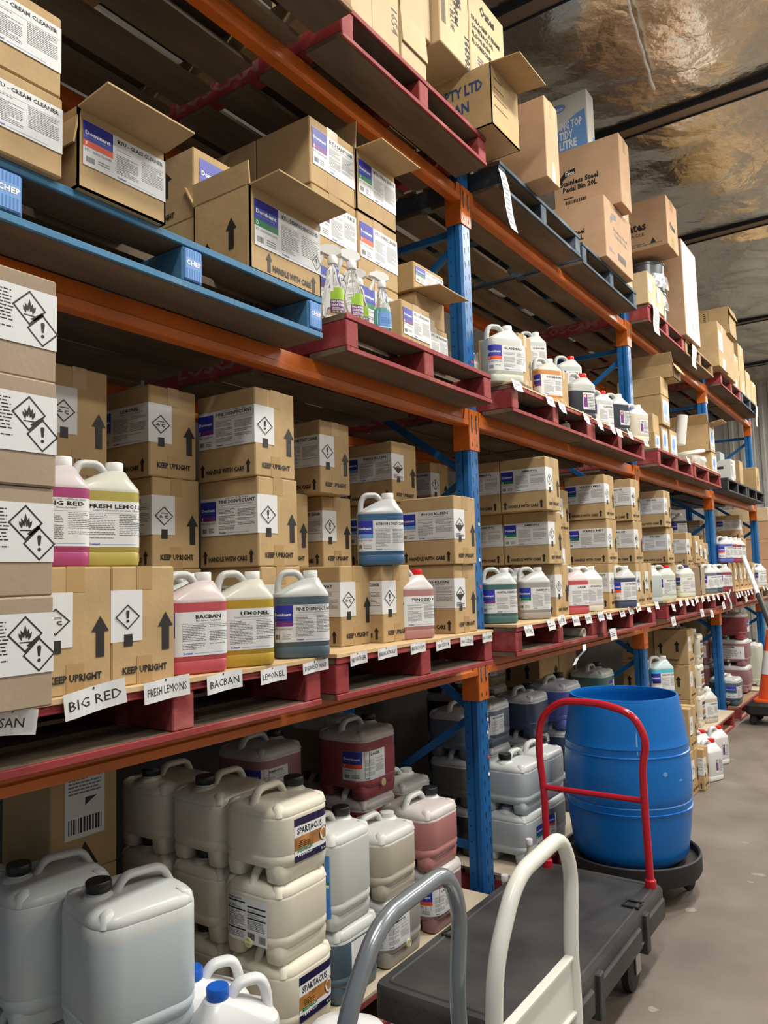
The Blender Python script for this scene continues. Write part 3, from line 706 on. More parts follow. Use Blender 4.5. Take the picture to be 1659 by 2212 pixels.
ck = mb.obj('floor_cracks', fl)
mb = MB()
for (px, py, s) in ((1255, 0, 0), (1640, 1890, .05), (1340, 2043, .09), (1310, 2020, .06), (1622, 1905, .03), (1490, 1965, .05), (1410, 2180, .04), (1580, 1640, .05), (1610, 1820, .04)):
    if not s: continue
    c = hit_z(px, py, .0006); r = random.Random(px)
    s *= .55; mb.add([(c.x+s*(.5+.7*r.random())*math.cos(i*.63)*1.2, c.y+s*(.4+.8*r.random())*math.sin(i*.63), .0006) for i in range(10)], [tuple(range(10))], 'scuff')
mb.obj('floor_scuffs', fl)
mb = MB(); mb.box(-1.75, -1, 0, -1.6, 18.6, 5.6, 'wall'); struct(mb.obj('wall_left'), 'dark wall behind the racking')
mb = MB(); mb.box(6, -1, 0, 6.1, 18.6, 5.7, 'clad'); struct(mb.obj('wall_right'), 'wall on the far side of the aisle')
mb = MB(); x = -1.6; poly = []
while x < 6:
    for dx, dy in ((0, 0), (.085, 0), (.105, -.035), (.175, -.035), (.195, 0)): poly.append((x+dx, 18.4+dy))
    x += .21
mb.prism(poly+[(6.1, 18.62), (-1.6, 18.62)], 2, 0, 5.7, 'clad'); struct(mb.obj('wall_back'), 'grey corrugated metal wall closing the end of the aisle')
ROOF = lambda x: 5.6
mb = MB(); NX, NY = 120, 260; vs = []
PUR = [-.4, 2.5, 4.78, 6.73, 9.5, 13.3, 16.3]
for j in range(NY+1):
    for i in range(NX+1):
        x = -1.6+7.65*i/NX; y = -1+19.6*j/NY
        d = min(abs(y-p) for p in PUR); k = min(1, d/.35)
        n = noise.noise(Vector((x*.8, y*.8, 3)))*.07 + noise.noise(Vector((x*2.2, y*2.2, 8)))*.016 + abs(noise.noise(Vector((x*3+y*2, y*3-x, 1))))*.014
        vs.append((x, y, ROOF(x)-.03*k-(n)*k))
mb.add(vs, [(j*(NX+1)+i, (j+1)*(NX+1)+i, (j+1)*(NX+1)+i+1, j*(NX+1)+i+1) for j in range(NY) for i in range(NX)], 'foil')
struct(mb.obj('ceiling', None, 180), 'crumpled silver foil insulation under the roof')
for i, y in enumerate(PUR):
    mb = MB(); z = lambda x: ROOF(x)-.035
    x0, x1 = -1.6, 6.0
    for (ya, yb, dz, m) in ((y-.07, y+.07, 0, 'purlin'), (y-.085, y-.07, -.012, 'slot'), (y+.07, y+.085, -.012, 'slot')):
        mb.add([(x0, ya, z(x0)+dz), (x1, ya, z(x1)+dz), (x1, yb, z(x1)+dz), (x0, yb, z(x0)+dz), (x0, ya, z(x0)+.06), (x1, ya, z(x1)+.06), (x1, yb, z(x1)+.06), (x0, yb, z(x0)+.06)], [(3, 2, 1, 0), (0, 1, 5, 4), (2, 3, 7, 6), (4, 5, 6, 7), (1, 2, 6, 5), (0, 4, 7, 3)], m)
    struct(mb.obj('trim_%d' % (i+1)))
mb = MB(); pts = []
a, b = hit_z(1352, -10, 5.5), hit_z(1412, 192, 5.5)
for k in range(15):
    t = k/14; p = a.lerp(b, t); pts.append((p.x+.004*math.sin(k*1.9), p.y, ROOF(p.x)-.10+.004*math.cos(k*2.3)))
mb.tube(pts, .010, 'white', 6, .022); struct(mb.obj('trim_8', None, 60), 'white taped seam hanging from the foil')

# ------------------------------------------------------------------ racking
U = [.656, 3.406, 6.156, 8.906, 11.656, 14.406]
T2, T3, T4 = 1.23, 2.48, 3.667
def post_mesh(front):
    mb = MB(); s = 1
    P = [(0, .012), (-.012, 0), (-.036, 0), (-.040, .012), (-.046, .012), (-.050, 0), (-.085, 0), (-.085, .10), (-.050, .10), (-.046, .088), (-.040, .088), (-.036, .10), (-.012, .10), (0, .088)]
    mb.prism(P, 2, .012, 3.80, 'blueup')
    d = D(); z = .10
    while z < 3.7:
        for y in (.030, .070):
            zz = z+(.02 if y > .05 else 0)
            d.poly([(y-.0045, zz+.004), (y-.001, zz-.018), (y+.003, zz-.018), (y+.0045, zz+.004), (y+.0045, zz+.014), (y-.0045, zz+.014)], 'ink')
        z += .075
    d.emit(mb, lambda u, v, o: (o, u, v))
    d = D(); z = .12
    while z < 3.7:
        d.poly([(-.068+.0045*math.cos(i*math.pi/4), z+.0045*math.sin(i*math.pi/4)) for i in range(8)], 'ink'); z += .075
    d.emit(mb, lambda u, v, o: (u, -o, v))
    return mb.mesh('front_post', PAL)
POST = post_mesh(True)
def bar_mesh(p, q, w=.035):
    mb = MB(); a, b = Vector(p), Vector(q); t = (b-a).normalized(); n = Vector((0, 1, 0)); s = t.cross(n)*w/2; e = n*.014
    mb.rings([[a-s-e, a+s-e, a+s+e, a-s+e], [b-s-e, b+s-e, b+s+e, b-s+e]], 'blueup')
    for c in (a+t*.03, b-t*.03): mb.lathe([(.001, 0)], 'steel', 3) if False else mb.box(c.x-.008, c.y-.020, c.z-.008, c.x+.008, c.y-.012, c.z+.008, 'steel', .003)
    return mb.mesh('brace', PAL)
BR = [((-.04, .05, .31), (-.88, .05, .31), 'horizontal_brace'), ((-.04, .05, 3.44), (-.88, .05, 3.44), 'horizontal_brace'), ((-.05, .05, .95), (-.88, .05, .38), 'diagonal_brace'), ((-.05, .05, .96), (-.88, .05, 1.55), 'diagonal_brace'), ((-.05, .05, 2.14), (-.88, .05, 1.58), 'diagonal_brace'), ((-.05, .05, 2.16), (-.88, .05, 2.75), 'diagonal_brace'), ((-.05, .05, 3.38), (-.88, .05, 2.80), 'diagonal_brace')]
ORD = ['out of view beside the camera', 'nearest to the camera', 'second from the camera', 'third from the camera', 'fourth from the camera']
for k in range(0, 5):
    if k == 0: continue
    fr = empty('rack_upright_frame', (0, U[k], 0)); tag(fr, 'blue slotted steel rack upright frame, ' + ORD[k], 'rack frame', 'rack upright frames')
    p1 = link('front_post', POST, fr); p2 = link('rear_post', POST, fr); p2.location = (-.93, .10, 0); p2.rotation_euler = (0, 0, math.pi)
    for j, (p, q, n) in enumerate(BR): link(n, cached(('br', j), lambda: bar_mesh(p, q)), fr)
    mb = MB(); mb.box(-.12, -.03, 0, .02, .13, .012, 'blueup', .002); mb.obj('foot_plate', fr)
    if k <= 2:
        mb = MB()
        for (z, y, m) in ((2.74, .062, 'stickred'), (2.52, .075, 'white'), (1.90, .07, 'white'), (1.72, .062, 'white'), (1.585, .06, 'stickred'), (.925, .083, 'white'), (.862, .08, 'white'), (.745, .075, 'stickred'), (.66, .076, 'white')):
            mb.T = Matrix.Translation((.0012, y, z)) @ Matrix.Rotation(R(90), 4, 'Y'); mb.lathe([(.009, 0), (.009, .0006)], m, 12); mb.T = None
        mb.obj('stickers', p1)
def beam_mesh(L, back):
    mb = MB(); P = [(-.012, 0), (-.006, -.018), (-.004, -.050), (.004, -.056), (.004, -.078), (-.006, -.084), (-.050, -.084), (-.050, 0)]
    mb.prism([(x, z) for x, z in P], 1, .006, L-.006, 'orange'); return mb.mesh('rack_beam', PAL, 30)
def bracket_mesh(left):
    "end connector: plate on the face of the post and a cheek along its side"
    mb = MB(); z0, z1 = -.205, .004
    if left:  # near end of the beam, sits on the +Y half of the post that carries it
        mb.box(-.002, -.050, z0, .005, .004, z1, 'orange', .001); mb.box(-.088, -.002, z0, .005, .006, z1, 'orange', .001)
        mb.prism([(.006, z1), (.034, z1), (.058, -.078), (.006, -.078)], 0, -.012, .003, 'orange')
        s = -.026
    else:
        mb.box(-.002, -.004, z0, .005, .050, z1, 'orange', .001); mb.box(-.088, -.006, z0, .005, .002, z1, 'orange', .001)
        mb.prism([(-.006, z1), (-.034, z1), (-.058, -.078), (-.006, -.078)], 0, -.012, .003, 'orange')
        s = .026
    d = D()
    d.poly([(s-.007, -.10), (s-.004, -.118), (s+.004, -.118), (s+.007, -.10), (s+.007, -.035), (s+.003, -.02), (s-.003, -.02), (s-.007, -.035)], 'ink')
    d.poly([(s-.005, -.185), (s+.005, -.185), (s+.005, -.172), (s, -.162), (s-.005, -.172)], 'ink')
    d.emit(mb, lambda u, v, o: (.005+o, u, v)); mb.box(.005, s-.004, -.095, .0075, s+.004, -.045, 'grey', .001)
    return mb.mesh('end_bracket', PAL)
BL, BRK_ = bracket_mesh(True), bracket_mesh(False)
BAY = ['the nearest bay', 'the second bay', 'the third bay', 'the fourth bay', 'the last bay by the end wall']
LEV = {2: 'the lowest shelf', 3: 'the middle shelf', 4: 'the top shelf'}
for k in range(5):
    for lv, z in ((2, T2), (3, T3), (4, T4)):
        if k == 4 and lv > 2: continue
        for side in ('front', 'rear'):
            if k >= 3 and side == 'rear': continue
            y0, y1 = U[k]+.10, U[k+1]; L = y1-y0
            o = link('rack_beam', cached(('bm', round(L, 3)), lambda: beam_mesh(L, False))); X = 0 if side == 'front' else -.87
            o.location = (X, y0, z); tag(o, 'orange steel %s beam carrying %s in %s' % (side, LEV[lv], BAY[k]), 'rack beam', 'rack beams')
            if side == 'front':
                a = link('end_bracket', BL, o); b = link('end_bracket', BRK_, o); b.location = (0, L, 0)

# ------------------------------------------------------------------ pallets and boards
S2, S3, S4, SF = T2+PH+.014, T3+PH, T4+PH, PH+.014
PY2 = [.842, 2.085, 3.57, 4.78, 6.32, 7.53, 9.07, 10.28, 11.85]
for i, y in enumerate(PY2):
    brown = i >= 7
    pallet('%s pallet on the lowest shelf, %s' % ('brown timber' if brown else 'red', ['at the left edge of the picture', 'beside the nearest blue post', 'just past the nearest blue post', 'before the second blue post', 'just past the second blue post', 'before the third blue post', 'just past the third blue post', 'before the fourth blue post', 'past the fourth blue post'][i]),
           [.165, .168, .14, .165, .15, .14, .15, .14, .14][i], y, T2, 'timber' if brown else 'redpal', stencil='LOSCAM' if not brown else None)
    sheet('plywood sheet on the lowest shelf, %s' % (['at the left edge of the picture', 'beside the nearest blue post', 'past the nearest blue post', 'before the second blue post', 'past the second blue post', 'before the third blue post', 'past the third blue post', 'before the fourth blue post', 'past the fourth blue post'][i],), [.172, .172, .145, .17, .155, .145, .155, .145, .145][i], y-.003, T2+PH, 1.171)
L3P = [('bluepal', .87, .18, 'faded blue pallet with plastic end plates on the middle shelf'), ('redpal', 2.20, .16, 'red pallet under the spray bottles on the middle shelf'), ('redpal', 3.59, .165, 'red pallet under the clear liquid bottle and tall carton'), ('redpal', 4.79, .15, 'red pallet under the black liquid bottles on the middle shelf'),
       ('redpal', 6.33, .15, 'red pallet under the open cartons past the second blue post'), ('redpal', 7.54, .15, 'red pallet below the crumpled plastic and the big brown carton'), ('blackpal', 9.06, .15, 'black plastic pallet under the white angled box'), ('blackpal', 10.27, .15, 'black plastic pallet farthest along the middle shelf')]
for p, y, X, lab in L3P: pallet(lab, X, y, T3, p, 'blackpal' if p == 'blackpal' else 'oldtimber', stencil='LOSCAM' if p == 'redpal' else None, plates=p == 'bluepal')
sheet('thin board on the red pallet under the clear liquid bottle', .168, 3.585, S3, 1.17, th=.010); sheet('thin board on the red pallet under the black liquid bottles', .153, 4.787, S3, 1.17, th=.010)
sheet('thin board on the red pallet below the crumpled plastic', .153, 7.537, S3, 1.17, th=.010)
L4P = [('timber', .93, .30, 'grey timber pallet at the top edge of the picture'), ('redpal', 2.165, .20, 'red pallet with pink worn edge, high on the nearest bay'), ('slatepal', 3.55, .165, 'dark blue pallet with a torn white paper, on the top shelf'), ('slatepal', 4.80, .15, 'dark blue pallet under the pedal bin cartons'),
       ('redpal', 6.28, .15, 'red pallet under the wrapped bins on the top shelf'), ('timber', 7.50, .15, 'bare timber pallet under the tall carton on the top shelf'), ('redpal', 9.05, .15, 'red pallet far along the top shelf, under stacked cartons'), ('slatepal', 10.27, .15, 'blue pallet farthest along the top shelf, paper strip hanging')]
for p, y, X, lab in L4P: pallet(lab, X, y, T4, p, stencil='LOSCAM' if p == 'redpal' else None)
FP = [.93, 2.135, 3.56, 4.76, 6.35, 7.55, 9.04, 10.24]
for i, y in enumerate(FP):
    pallet('red pallet on the floor, ' + ['under the nearest white and clear cans', 'under the pink and clear cans beside the black trolley', 'under the pale cans behind the red handle', 'hidden behind the blue drum', 'under the cartons past the blue drum', 'carrying the cream cans in the third bay', 'under the blue-grey can far along the aisle', 'under the dark red cans near the traffic cone'][i], .10 if i < 5 else .13, y, .001, 'redpal', 'timber', stencil='LOSCAM', group='pallets on the floor')
    if i != 6: sheet('dusty board ' + ['under the nearest white and clear cans', 'under the pink can and the drum-shaped cans by the trolley', 'under the pale cans behind the red handle', 'behind the blue drum', 'under the cartons past the drum', 'under the cream cans in the third bay', '', 'under the dark red cans'][i], .10 if i < 5 else .13, y-.003, PH+.001, 1.171, m='dustply')

# ================================================================== GOODS
CS = (.285, .20, .305)
PINE = ('PINE DISINFECTANT', 'General Purpose Disinfectant Cleaner', 'purple', '!'); LEM = ('LEMONEL', 'Concentrated Lemon Perfumed Disinfectant', 'purple', 'c')
BATH = ('BATHROOM & TOILET CLEANER', '', 'lblue', '!'); PHOS = ('PHOS KLEEN', 'Acid Descaling Liquid', 'lblue', 'k'); BRKW = ('BREAKAWAY', '', 'green', 'c')
WCL = ('WHITE CLEANER', '', 'green', '!'); AMM = ('AMMOPOL', 'Wash and Wax Floor Cleaner', 'green', '!'); SPR = ('SPRING MIST', 'Disinfectant Deodoriser Cleaner', 'green', 'c')
IMG = ('IMAGE', 'Multi Purpose Spray', 'red', 'e'); PXG = ('PX GEL', 'Heavy Duty Cleaner', 'red', 'c'); BIG = ('BIG RED', 'Disinfectant', 'purple', 'c'); FLM = ('FRESH LEMONS', 'Lemon Perfumed Disinfectant Cleaner', 'purple', '!')
G2 = 'cartons on the lowest shelf'
def K(label, px, X, z, spec, tint='tan', lab='std', size=CS, Y=None, group=G2, **kw):
    y = at(px, X, z) if Y is None else Y
    return carton(label, (X, y, z), size, tint, kw.pop('prints', 'std'), lab, spec, group=group, **kw)
Z1, Z2, Z3 = S2, S2+.3055, S2+.611
# ---- lowest shelf, nearest bay: cartons
for i in range(4):
    zz = S2+.2395*i
    carton('buff carton with flame and exclamation diamonds, ' + ['bottom', 'second from bottom', 'second from top', 'top'][i] + ' of the stack at left', (.25-.006*(i % 2), at(115.5+3.3*i, .25, zz+.1)-.32, zz), (.40, .32, .239), 'buff', None, 'flam', ('SAN',), tape=False, group='stack of flammable cartons', ek='fl')
yR, yF = at(242, .15, Z1), at(242, .15, Z1)
K('front carton with corrosion diamond, partly behind the buff stack at left', 0, .15, Z1, BIG, Y=yR-.203); K('front carton with exclamation diamond, directly left of the pink bottle', 0, .145, Z1, FLM, Y=yF+.002)
K('dim tall carton with tape glare, behind the bottle of magenta liquid', 0, -.25, Z3-.02, BIG, Y=at(232, -.25, Z3)-.2, size=(.285, .2, .335), lab='std')
for q, n in ((Z1, 'lower'), (Z1+.296, 'upper')): carton('carton hidden behind the magenta bottle, %s one' % n, (-.25, at(232, -.25, Z3)-.2, q), (.285, .2, .294), 'tan', None, group=G2)
K('dim carton with corrosion diamond, topmost, left of the taller stack with exclamation diamonds', 322, -.215, Z3, LEM); K('carton with corrosion diamond right beside the yellow bottle', 329, -.22, Z2, LEM); K('carton low behind the pink bottle, only its top showing', 335, -.22, Z1, LEM)
for z, px, n in ((Z3, 552, 'top of'), (Z2, 559, 'middle of'), (Z1, 566, 'bottom of')): K('carton with purple-striped label, %s the three-high stack behind the golden bottle' % n, px, .02, z, PINE)
K('dim carton with exclamation diamond, topmost, right of the purple-striped stack', 693, -.17, Z3, BATH); K('carton with exclamation diamond in the middle row, left of the blue bottle', 699, -.245, Z2, BATH)
K('narrow carton edge with arrow, right of the purple-striped stack in the middle row', 0, -.25, Z2, BRKW, Y=at(668, -.25, Z2)-.2)
K('carton with corrosion diamond in the bottom row, right of the blue-grey bottle', 738, .03, Z1, BRKW); K('carton with exclamation diamond left of the rosy bottle with red cap', 829, .09, Z1, BATH)
K('carton with half-black diamond, topmost, above the blue bottle', 848.7, -.19, Z3, PHOS, size=(.285, .215, .29)); K('carton with light-blue-striped label hidden behind the blue bottle', 858, -.20, Z2, PHOS); carton('carton at the back under the carton hidden by the blue bottle', (-.22, 3.03, Z1), CS, 'tan', None, group=G2)
K('carton with half-black diamond right of the blue bottle, in the middle row', 984, .155, Z2, PHOS); K('carton with half-black diamond in the bottom row, beside the nearest blue post', 985.5, .14, Z1, PHOS)
K('dim carton behind the blue diagonal brace of the nearest upright', 933, -.45, Z3, WCL, size=(.285, .2, .30)); K('dim carton behind the nearest upright, in the middle row at the back', 938, -.45, Z2, WCL); carton('carton at the back behind the upright, bottom row', (-.45, 3.77, Z1), CS, 'tan', None, group=G2)
K('carton low in the shadow behind the rosy bottle', 930, -.20, Z1, BATH)
# ---- lowest shelf, nearest bay: bottles
B2 = 'bottles on the lowest shelf'
def Bt(label, px, X, z, deg, liquid, spec=None, **kw):
    kw.setdefault('group', B2); return bottle(label, (X, at(px, X, z), z), deg, liquid, spec, **kw)
Bt('bottle of magenta liquid half hidden by the buff carton stack', 104, .01, Z2, 78, 'lq_magenta', ('side', 'BIG RED', 'Disinfectant', 'purple'), level=.202)
Bt('bottle of yellow liquid standing on a front carton beside the magenta one', 219, .01, Z2, 74, 'lq_yellow', ('side', 'FRESH LEMONS', 'Lemon Perfumed Disinfectant Cleaner', 'purple'), level=.202)
Bt('bottle of pink liquid at the front of the board, left of the golden one', 416, .085, Z1, 72, 'lq_pink', ('side', 'BACBAN', 'No Rinse Sanitiser', 'purple'), level=.202)
Bt('bottle of golden liquid between the pink and blue-grey bottles', 524, .095, Z1, 62, 'lq_gold', ('side', 'LEMONEL', 'Concentrated Lemon Perfumed Disinfectant Cleaner', 'purple'), level=.202)
Bt('bottle of blue-grey liquid with purple-striped label, right of the golden bottle', 652, .105, Z1, 47, 'lq_bluegrey', ('house', 'PINE DISINFECTANT', 'General Purpose Disinfectant Cleaner', 'purple'), level=.202)
Bt('bottle of blue liquid standing on a carton left of the nearest blue post', 823, .06, Z2, 40, 'lq_blue', ('house', 'BATHROOM & TOILET CLEANER', '', 'lblue'), level=.202)
Bt('bottle of rosy liquid with a red cap, left of the nearest blue post', 889, .065, Z1, 66, 'lq_rose', ('side', 'TENOZID 8', 'Heavy Duty Cleaner', 'purple'), cap='cap_red', level=.202)
Bt('clear bottle mostly hidden behind the pink bottle', 388, -.12, Z1, 74, 'lq_clear')
# ---- lowest shelf, second bay
K('carton with green-striped label, top of the first stack past the nearest blue post', 1182, .125, Z3, AMM); K('carton with green-striped label, middle of the first stack past the nearest blue post', 1187.6, .09, Z2, AMM); K('carton at the bottom of the first stack past the nearest post, behind a grey bottle', 1203, .08, Z1, AMM)
ya = at(1182, .125, Z3)
for z, n, y, x in ((Z3, 'upper', ya, -.165), (Z2, 'lower', at(1187.6, .09, Z2), -.20)): K('carton half hidden by the right side of the nearest blue post, %s one' % n, 0, x, z, AMM, Y=y)
K('carton in the bottom row behind the teal bottle', 0, -.21, Z1, AMM, Y=at(1203, .08, Z1))
K('dim carton edge between the first two stacks past the nearest post, upper', 1206, -.10, Z3-.1, AMM, size=(.285, .2, .29)); K('dim carton edge between the first two stacks past the nearest post, lower', 1214, -.09, Z1, AMM, size=(.285, .2, .515))
for z, px, n in ((Z3, 1308.6, 'top'), (Z2, 1315, 'middle'), (Z1, 1319, 'bottom')): K('carton with corrosion diamond, %s of the second stack past the nearest blue post' % n, px, .13 if z > 2 else .09, z, SPR)
for z, px, n in ((Z3, 1366, 'top'), (Z2, 1373, 'middle'), (Z1, 1378, 'bottom')): K('carton with tree and fish diamond, %s of the third stack past the nearest post' % n, px, .15, z, IMG)
K('carton at the end of the second bay, next to a clear bottle', 1395, .13, Z1, IMG, lab='plain')
Bt('bottle of teal liquid beside the nearest blue post', 1079, .0, Z1, 40, 'lq_teal', ('house', 'HOSPITAL DISINFECTANT', '', 'purple'), level=.202)
Bt('bottle of slate liquid tucked behind the teal bottle', 1110, -.13, Z1, 42, 'lq_slate', ('side', 'ALL PURPOSE CLEANER', '', 'purple'))
Bt('bottle of grey liquid with green-striped label, right of the teal bottle', 1153, .03, Z1, 44, 'lq_grey', ('house', 'AMMOPOL', 'Wash and Wax Floor Cleaner', 'green'), level=.202)
Bt('bottle of dark pink liquid beside a milky bottle, past the nearest blue post', 1239, .06, Z1, 62, 'lq_pink', ('side', 'LASER', '', 'red'), level=.202)
Bt('bottle of milky liquid right beside the dark pink bottle', 1271, .06, Z1, 58, 'lq_cream', ('side', 'SPARKLE', '', 'green'), plastic='hdpewhite')
Bt('bottle of navy liquid before the cartons with tree and fish diamond', 1346, .115, Z1, 66, 'lq_navy', ('side', 'DETERGENT', '', 'red'))
# ---- lowest shelf, third bay
K('carton with red-striped label, top of the first stack past the second blue post', 1437, .095, Z3, PXG); K('carton with red-striped label, middle of the first stack past the second blue post', 1444, .085, Z2, PXG); K('carton at the bottom of the first stack past the second blue post', 1449, .07, Z1, PXG)
K('carton right of the red-striped stack past the second post, middle row', 1486, .05, Z2-.02, IMG); K('carton right of the red-striped stack past the second post, bottom row', 1492, .05, Z1, IMG)
for j, px in enumerate((1504, 1513, 1523)): K('narrow carton edge in the middle row, %s of three before the third blue post' % ['first', 'second', 'third'][j], px, .02-.03*j, Z2-.03*j, FLM, size=(.285, .20, .27), lab='plain')
for j, px in enumerate((1502, 1517, 1530)): K('narrow carton edge in the bottom row, %s of three before the third blue post' % ['first', 'second', 'third'][j], px, .0-.03*j, Z1, FLM, lab='plain', size=(.285, .13 if j == 2 else .2, .305))
K('dim carton high at the back of the third bay', 1515, -.45, Z2+.25, WCL); carton('tall carton at the back of the third bay, bottom row', (-.42, at(1515, -.45, Z2)-.02, Z1), (.32, .26, .555), 'tan', None, group=G2); Bt('dark bottle in shadow at the back of the third bay, above cartons', 1465, -.30, Z3-.05, 40, 'lq_black', ('house', 'DETERGENT', '', 'navy'))
Bt('bottle of pale green liquid with a red cap, navy-striped label', 1434, .07, Z1, 44, 'lq_pale', ('house', 'BLEACH', '', 'navy'), cap='cap_red'); Bt('small white bottle top left of the pale green bottle', 1404, .07, Z1, 60, 'lq_clear', None)
Bt('bottle of violet liquid tucked behind the pale green bottle', 1453, -.06, Z1, 50, 'lq_violet', ('side', 'CLEANER', '', 'purple'))
Bt('bottle of pale liquid with a dark purple cap and green label band', 1478, .06, Z1, 52, 'lq_pale', ('side', 'EXIT', '', 'green'), cap='cap_purple')
carton('plain grey-beige carton with bottle caps showing above it', (.12, at(1516, .12, Z1), Z1), (.26, .17, .26), 'buff', None, opened='yes', tape=False, group=G2)
yb = at(1516, .12, Z1)
for j in range(2): bottle('white-topped bottle standing in the grey-beige carton, %s one' % ['front', 'rear'][j], (.055-.122*j, yb+.085, Z1+.006), 90, 'lq_clear', group=B2, scale=.84)
for j, (px, l) in enumerate(((1529, 'lq_slate'), (1541, 'lq_navy'))): Bt('bottle of dark liquid with striped label, %s before the red bottle' % ['second', 'directly'][j], px, .07, Z1, 66, l, ('side', 'CLEANER', '', 'purple'))
# ---- lowest shelf, fourth bay
Bt('bottle of maroon liquid just past the third blue post', 1562, .09, Z1, 44, 'lq_maroon', ('house', 'BIG RED', '', 'red'))
K('carton high past the third blue post, above the row of coloured bottles', 1600, -.03, Z3, WCL); K('carton behind the row of coloured bottles past the third blue post', 1603, -.12, Z2, WCL); carton('carton low behind the maroon bottle past the third blue post', (-.13, at(1603, -.12, Z2), Z1), CS, 'tan', None, group=G2)
for j, (px, l) in enumerate(((1564, 'lq_violet'), (1574, 'lq_maroon'), (1585, 'lq_maroon'), (1594, 'lq_olive'))): Bt('bottle in the upper row past the third blue post, %s from the left' % ['first (violet)', 'second (maroon)', 'third (maroon)', 'fourth (olive)', 'fifth (navy)'][j], px, .05, Z2, 50, l, ('house' if j == 0 else 'side', 'CLEANER', '', 'red'))
for j, px in enumerate((1577, 1589, 1600, 1609, 1617, 1627)): K('carton in the bottom row of the fourth bay, %s from its left end' % ['first', 'second', 'third', 'fourth', 'fifth', 'sixth'][j], px, .08, Z1, FLM, lab='plain')
K('carton standing on the bottom row near the white pole', 1608, .0, Z2, FLM, lab='plain')
Bt('white bottle beside the fourth blue post', 1640, .09, Z1, 60, 'lq_clear', ('side', 'CLEANER', '', 'purple'), plastic='hdpewhite')
for j, (z, h, t) in enumerate(((Z1+.35, .30, 'rose'), (Z1+.655, .26, 'rose'), (Z1+.92, .20, 'pale'))): carton('large plain brown carton past the fourth blue post, ' + ['bottom', 'middle', 'top'][j] + ' of the stack', (.02, 12.55, z), (.7, .9, h), t, None, tape=False, group='big cartons at the end of the rack')
carton('squat brown carton under the big stack past the fourth blue post', (.02, 12.5, Z1), (.7, .95, .345), 'rose', None, tape=False, group='big cartons at the end of the rack')
# ---- paper tags along the lowest shelf
TG = [(22, 1553, .115, .055, 'SAN', -8), (209, 1518, .17, .062, 'BIG RED', 7), (361, 1491, .15, .055, 'FRESH LEMONS', 3), (485, 1475, .135, .052, 'BACBAN', 3), (590, 1459, .115, .045, 'LEMONEL', 2), (681, 1441, .13, .036, 'DISINFECTANT', 2), (774, 1424, .10, .042, 'NK PANTHER', 3), (836, 1411, .125, .040, 'BREAKAWAY', 2), (902, 1400, .11, .042, 'BATHROOM', 2), (956, 1394, .115, .038, 'TENOZID 8', 2), (1007, 1384, .115, .040, 'PHOS KLEEN', -2), (1051, 1377, .095, .042, 'H50 FOAM', 0)]
WH = ['at the left edge, half cut off', 'large and tilted, second from the left edge', 'below the front carton with exclamation diamond', 'below the pink bottle', 'below the golden bottle', 'below the blue-grey bottle', 'with curled end, first of the second pallet', 'second of the second pallet', 'third of the second pallet, below a corner carton', 'fourth of the second pallet, below the rosy bottle', 'fifth of the second pallet, pinned at both ends', 'last before the nearest blue post']
for (px, py, w, h, t, tl), n in zip(TG, WH):
    c = hit_x(px, py, .176); tag_paper('white paper shelf tag ' + n, .176, c.y-w/2, c.z-h/2, w, h, t, tl)
NEAR = [(1139, 1361, 'HOSPITAL', 'below the teal bottle'), (1188, 1349, '', 'curling, below the grey bottle'), (1211, 1342, 'LASER', 'second of the second bay'), (1241, 1340, 'AMMOPOL', 'third of the second bay'), (1268, 1336, 'SPRING MIST', 'below the milky bottle'), (1295, 1331, 'IMAGE', 'left of the pair before the navy bottle tag'), (1311, 1326, '', 'right of the pair before the navy bottle tag'), (1341, 1323, '', 'below the navy bottle'), (1360, 1318, '', 'right of the tag below the navy bottle'), (1376, 1313, '', 'before the last tag of the second bay'), (1398, 1311, '', 'under the carton ending the second bay'), (1416, 1306, '', 'at the second blue post'), (1452, 1310, '', 'tilted, past the second blue post'), (1468, 1303, '', 'below the pale bottle with purple cap'), (1482, 1301, '', 'left of the grey-beige carton'), (1493, 1299, '', 'below the grey-beige carton'), (1503, 1297, '', 'greyed, below the grey-beige carton'), (1516, 1295, '', 'below the dark liquid bottles, left'), (1528, 1293, '', 'below the dark liquid bottles, right'), (1539, 1290, '', 'left of the maroon bottle'), (1549, 1288, '', 'under the maroon bottle'), (1562, 1287, '', 'under the maroon bottle, right corner'), (1570, 1285, '', 'left of the torn hanging strip'), (1590, 1284, '', 'first after the torn strip'), (1595, 1283, '', 'second after the torn strip'), (1601, 1281, '', 'third after the torn strip'), (1609, 1280, '', 'fourth after the torn strip'), (1615, 1280, '', 'fifth after the torn strip'), (1622, 1278, '', 'sixth after the torn strip'), (1632, 1276, '', 'left of the white pole end'), (1649, 1271, '', 'first past the white pole'), (1655, 1270, '', 'last at the right edge')]
for px, py, t, n in NEAR:
    X = .162; c = hit_x(px, py, X); tag_paper('small white paper shelf tag ' + n, X, c.y-.05, c.z-.03, .10, .055, t or None, RND.uniform(-9, 9), hang=.012)
for px, py, n in ((1321, 1370, 'pink-toned, on the lower pallet board of the second bay'), (1452, 1343, 'on the lower pallet edge past the second blue post'), (1514, 1324, 'on the lower pallet edge before the third blue post'), (1535, 1325, 'on the lower pallet edge at the third blue post'), (1561, 1310, 'lying in the pallet opening past the third blue post'), (1610, 1295, 'in the pallet opening near the white pole')):
    c = hit_x(px, py, .165); tag_paper('small white paper tag ' + n, .168, c.y-.06, c.z-.035, .12, .07, None, RND.uniform(-6, 6), hang=.01)
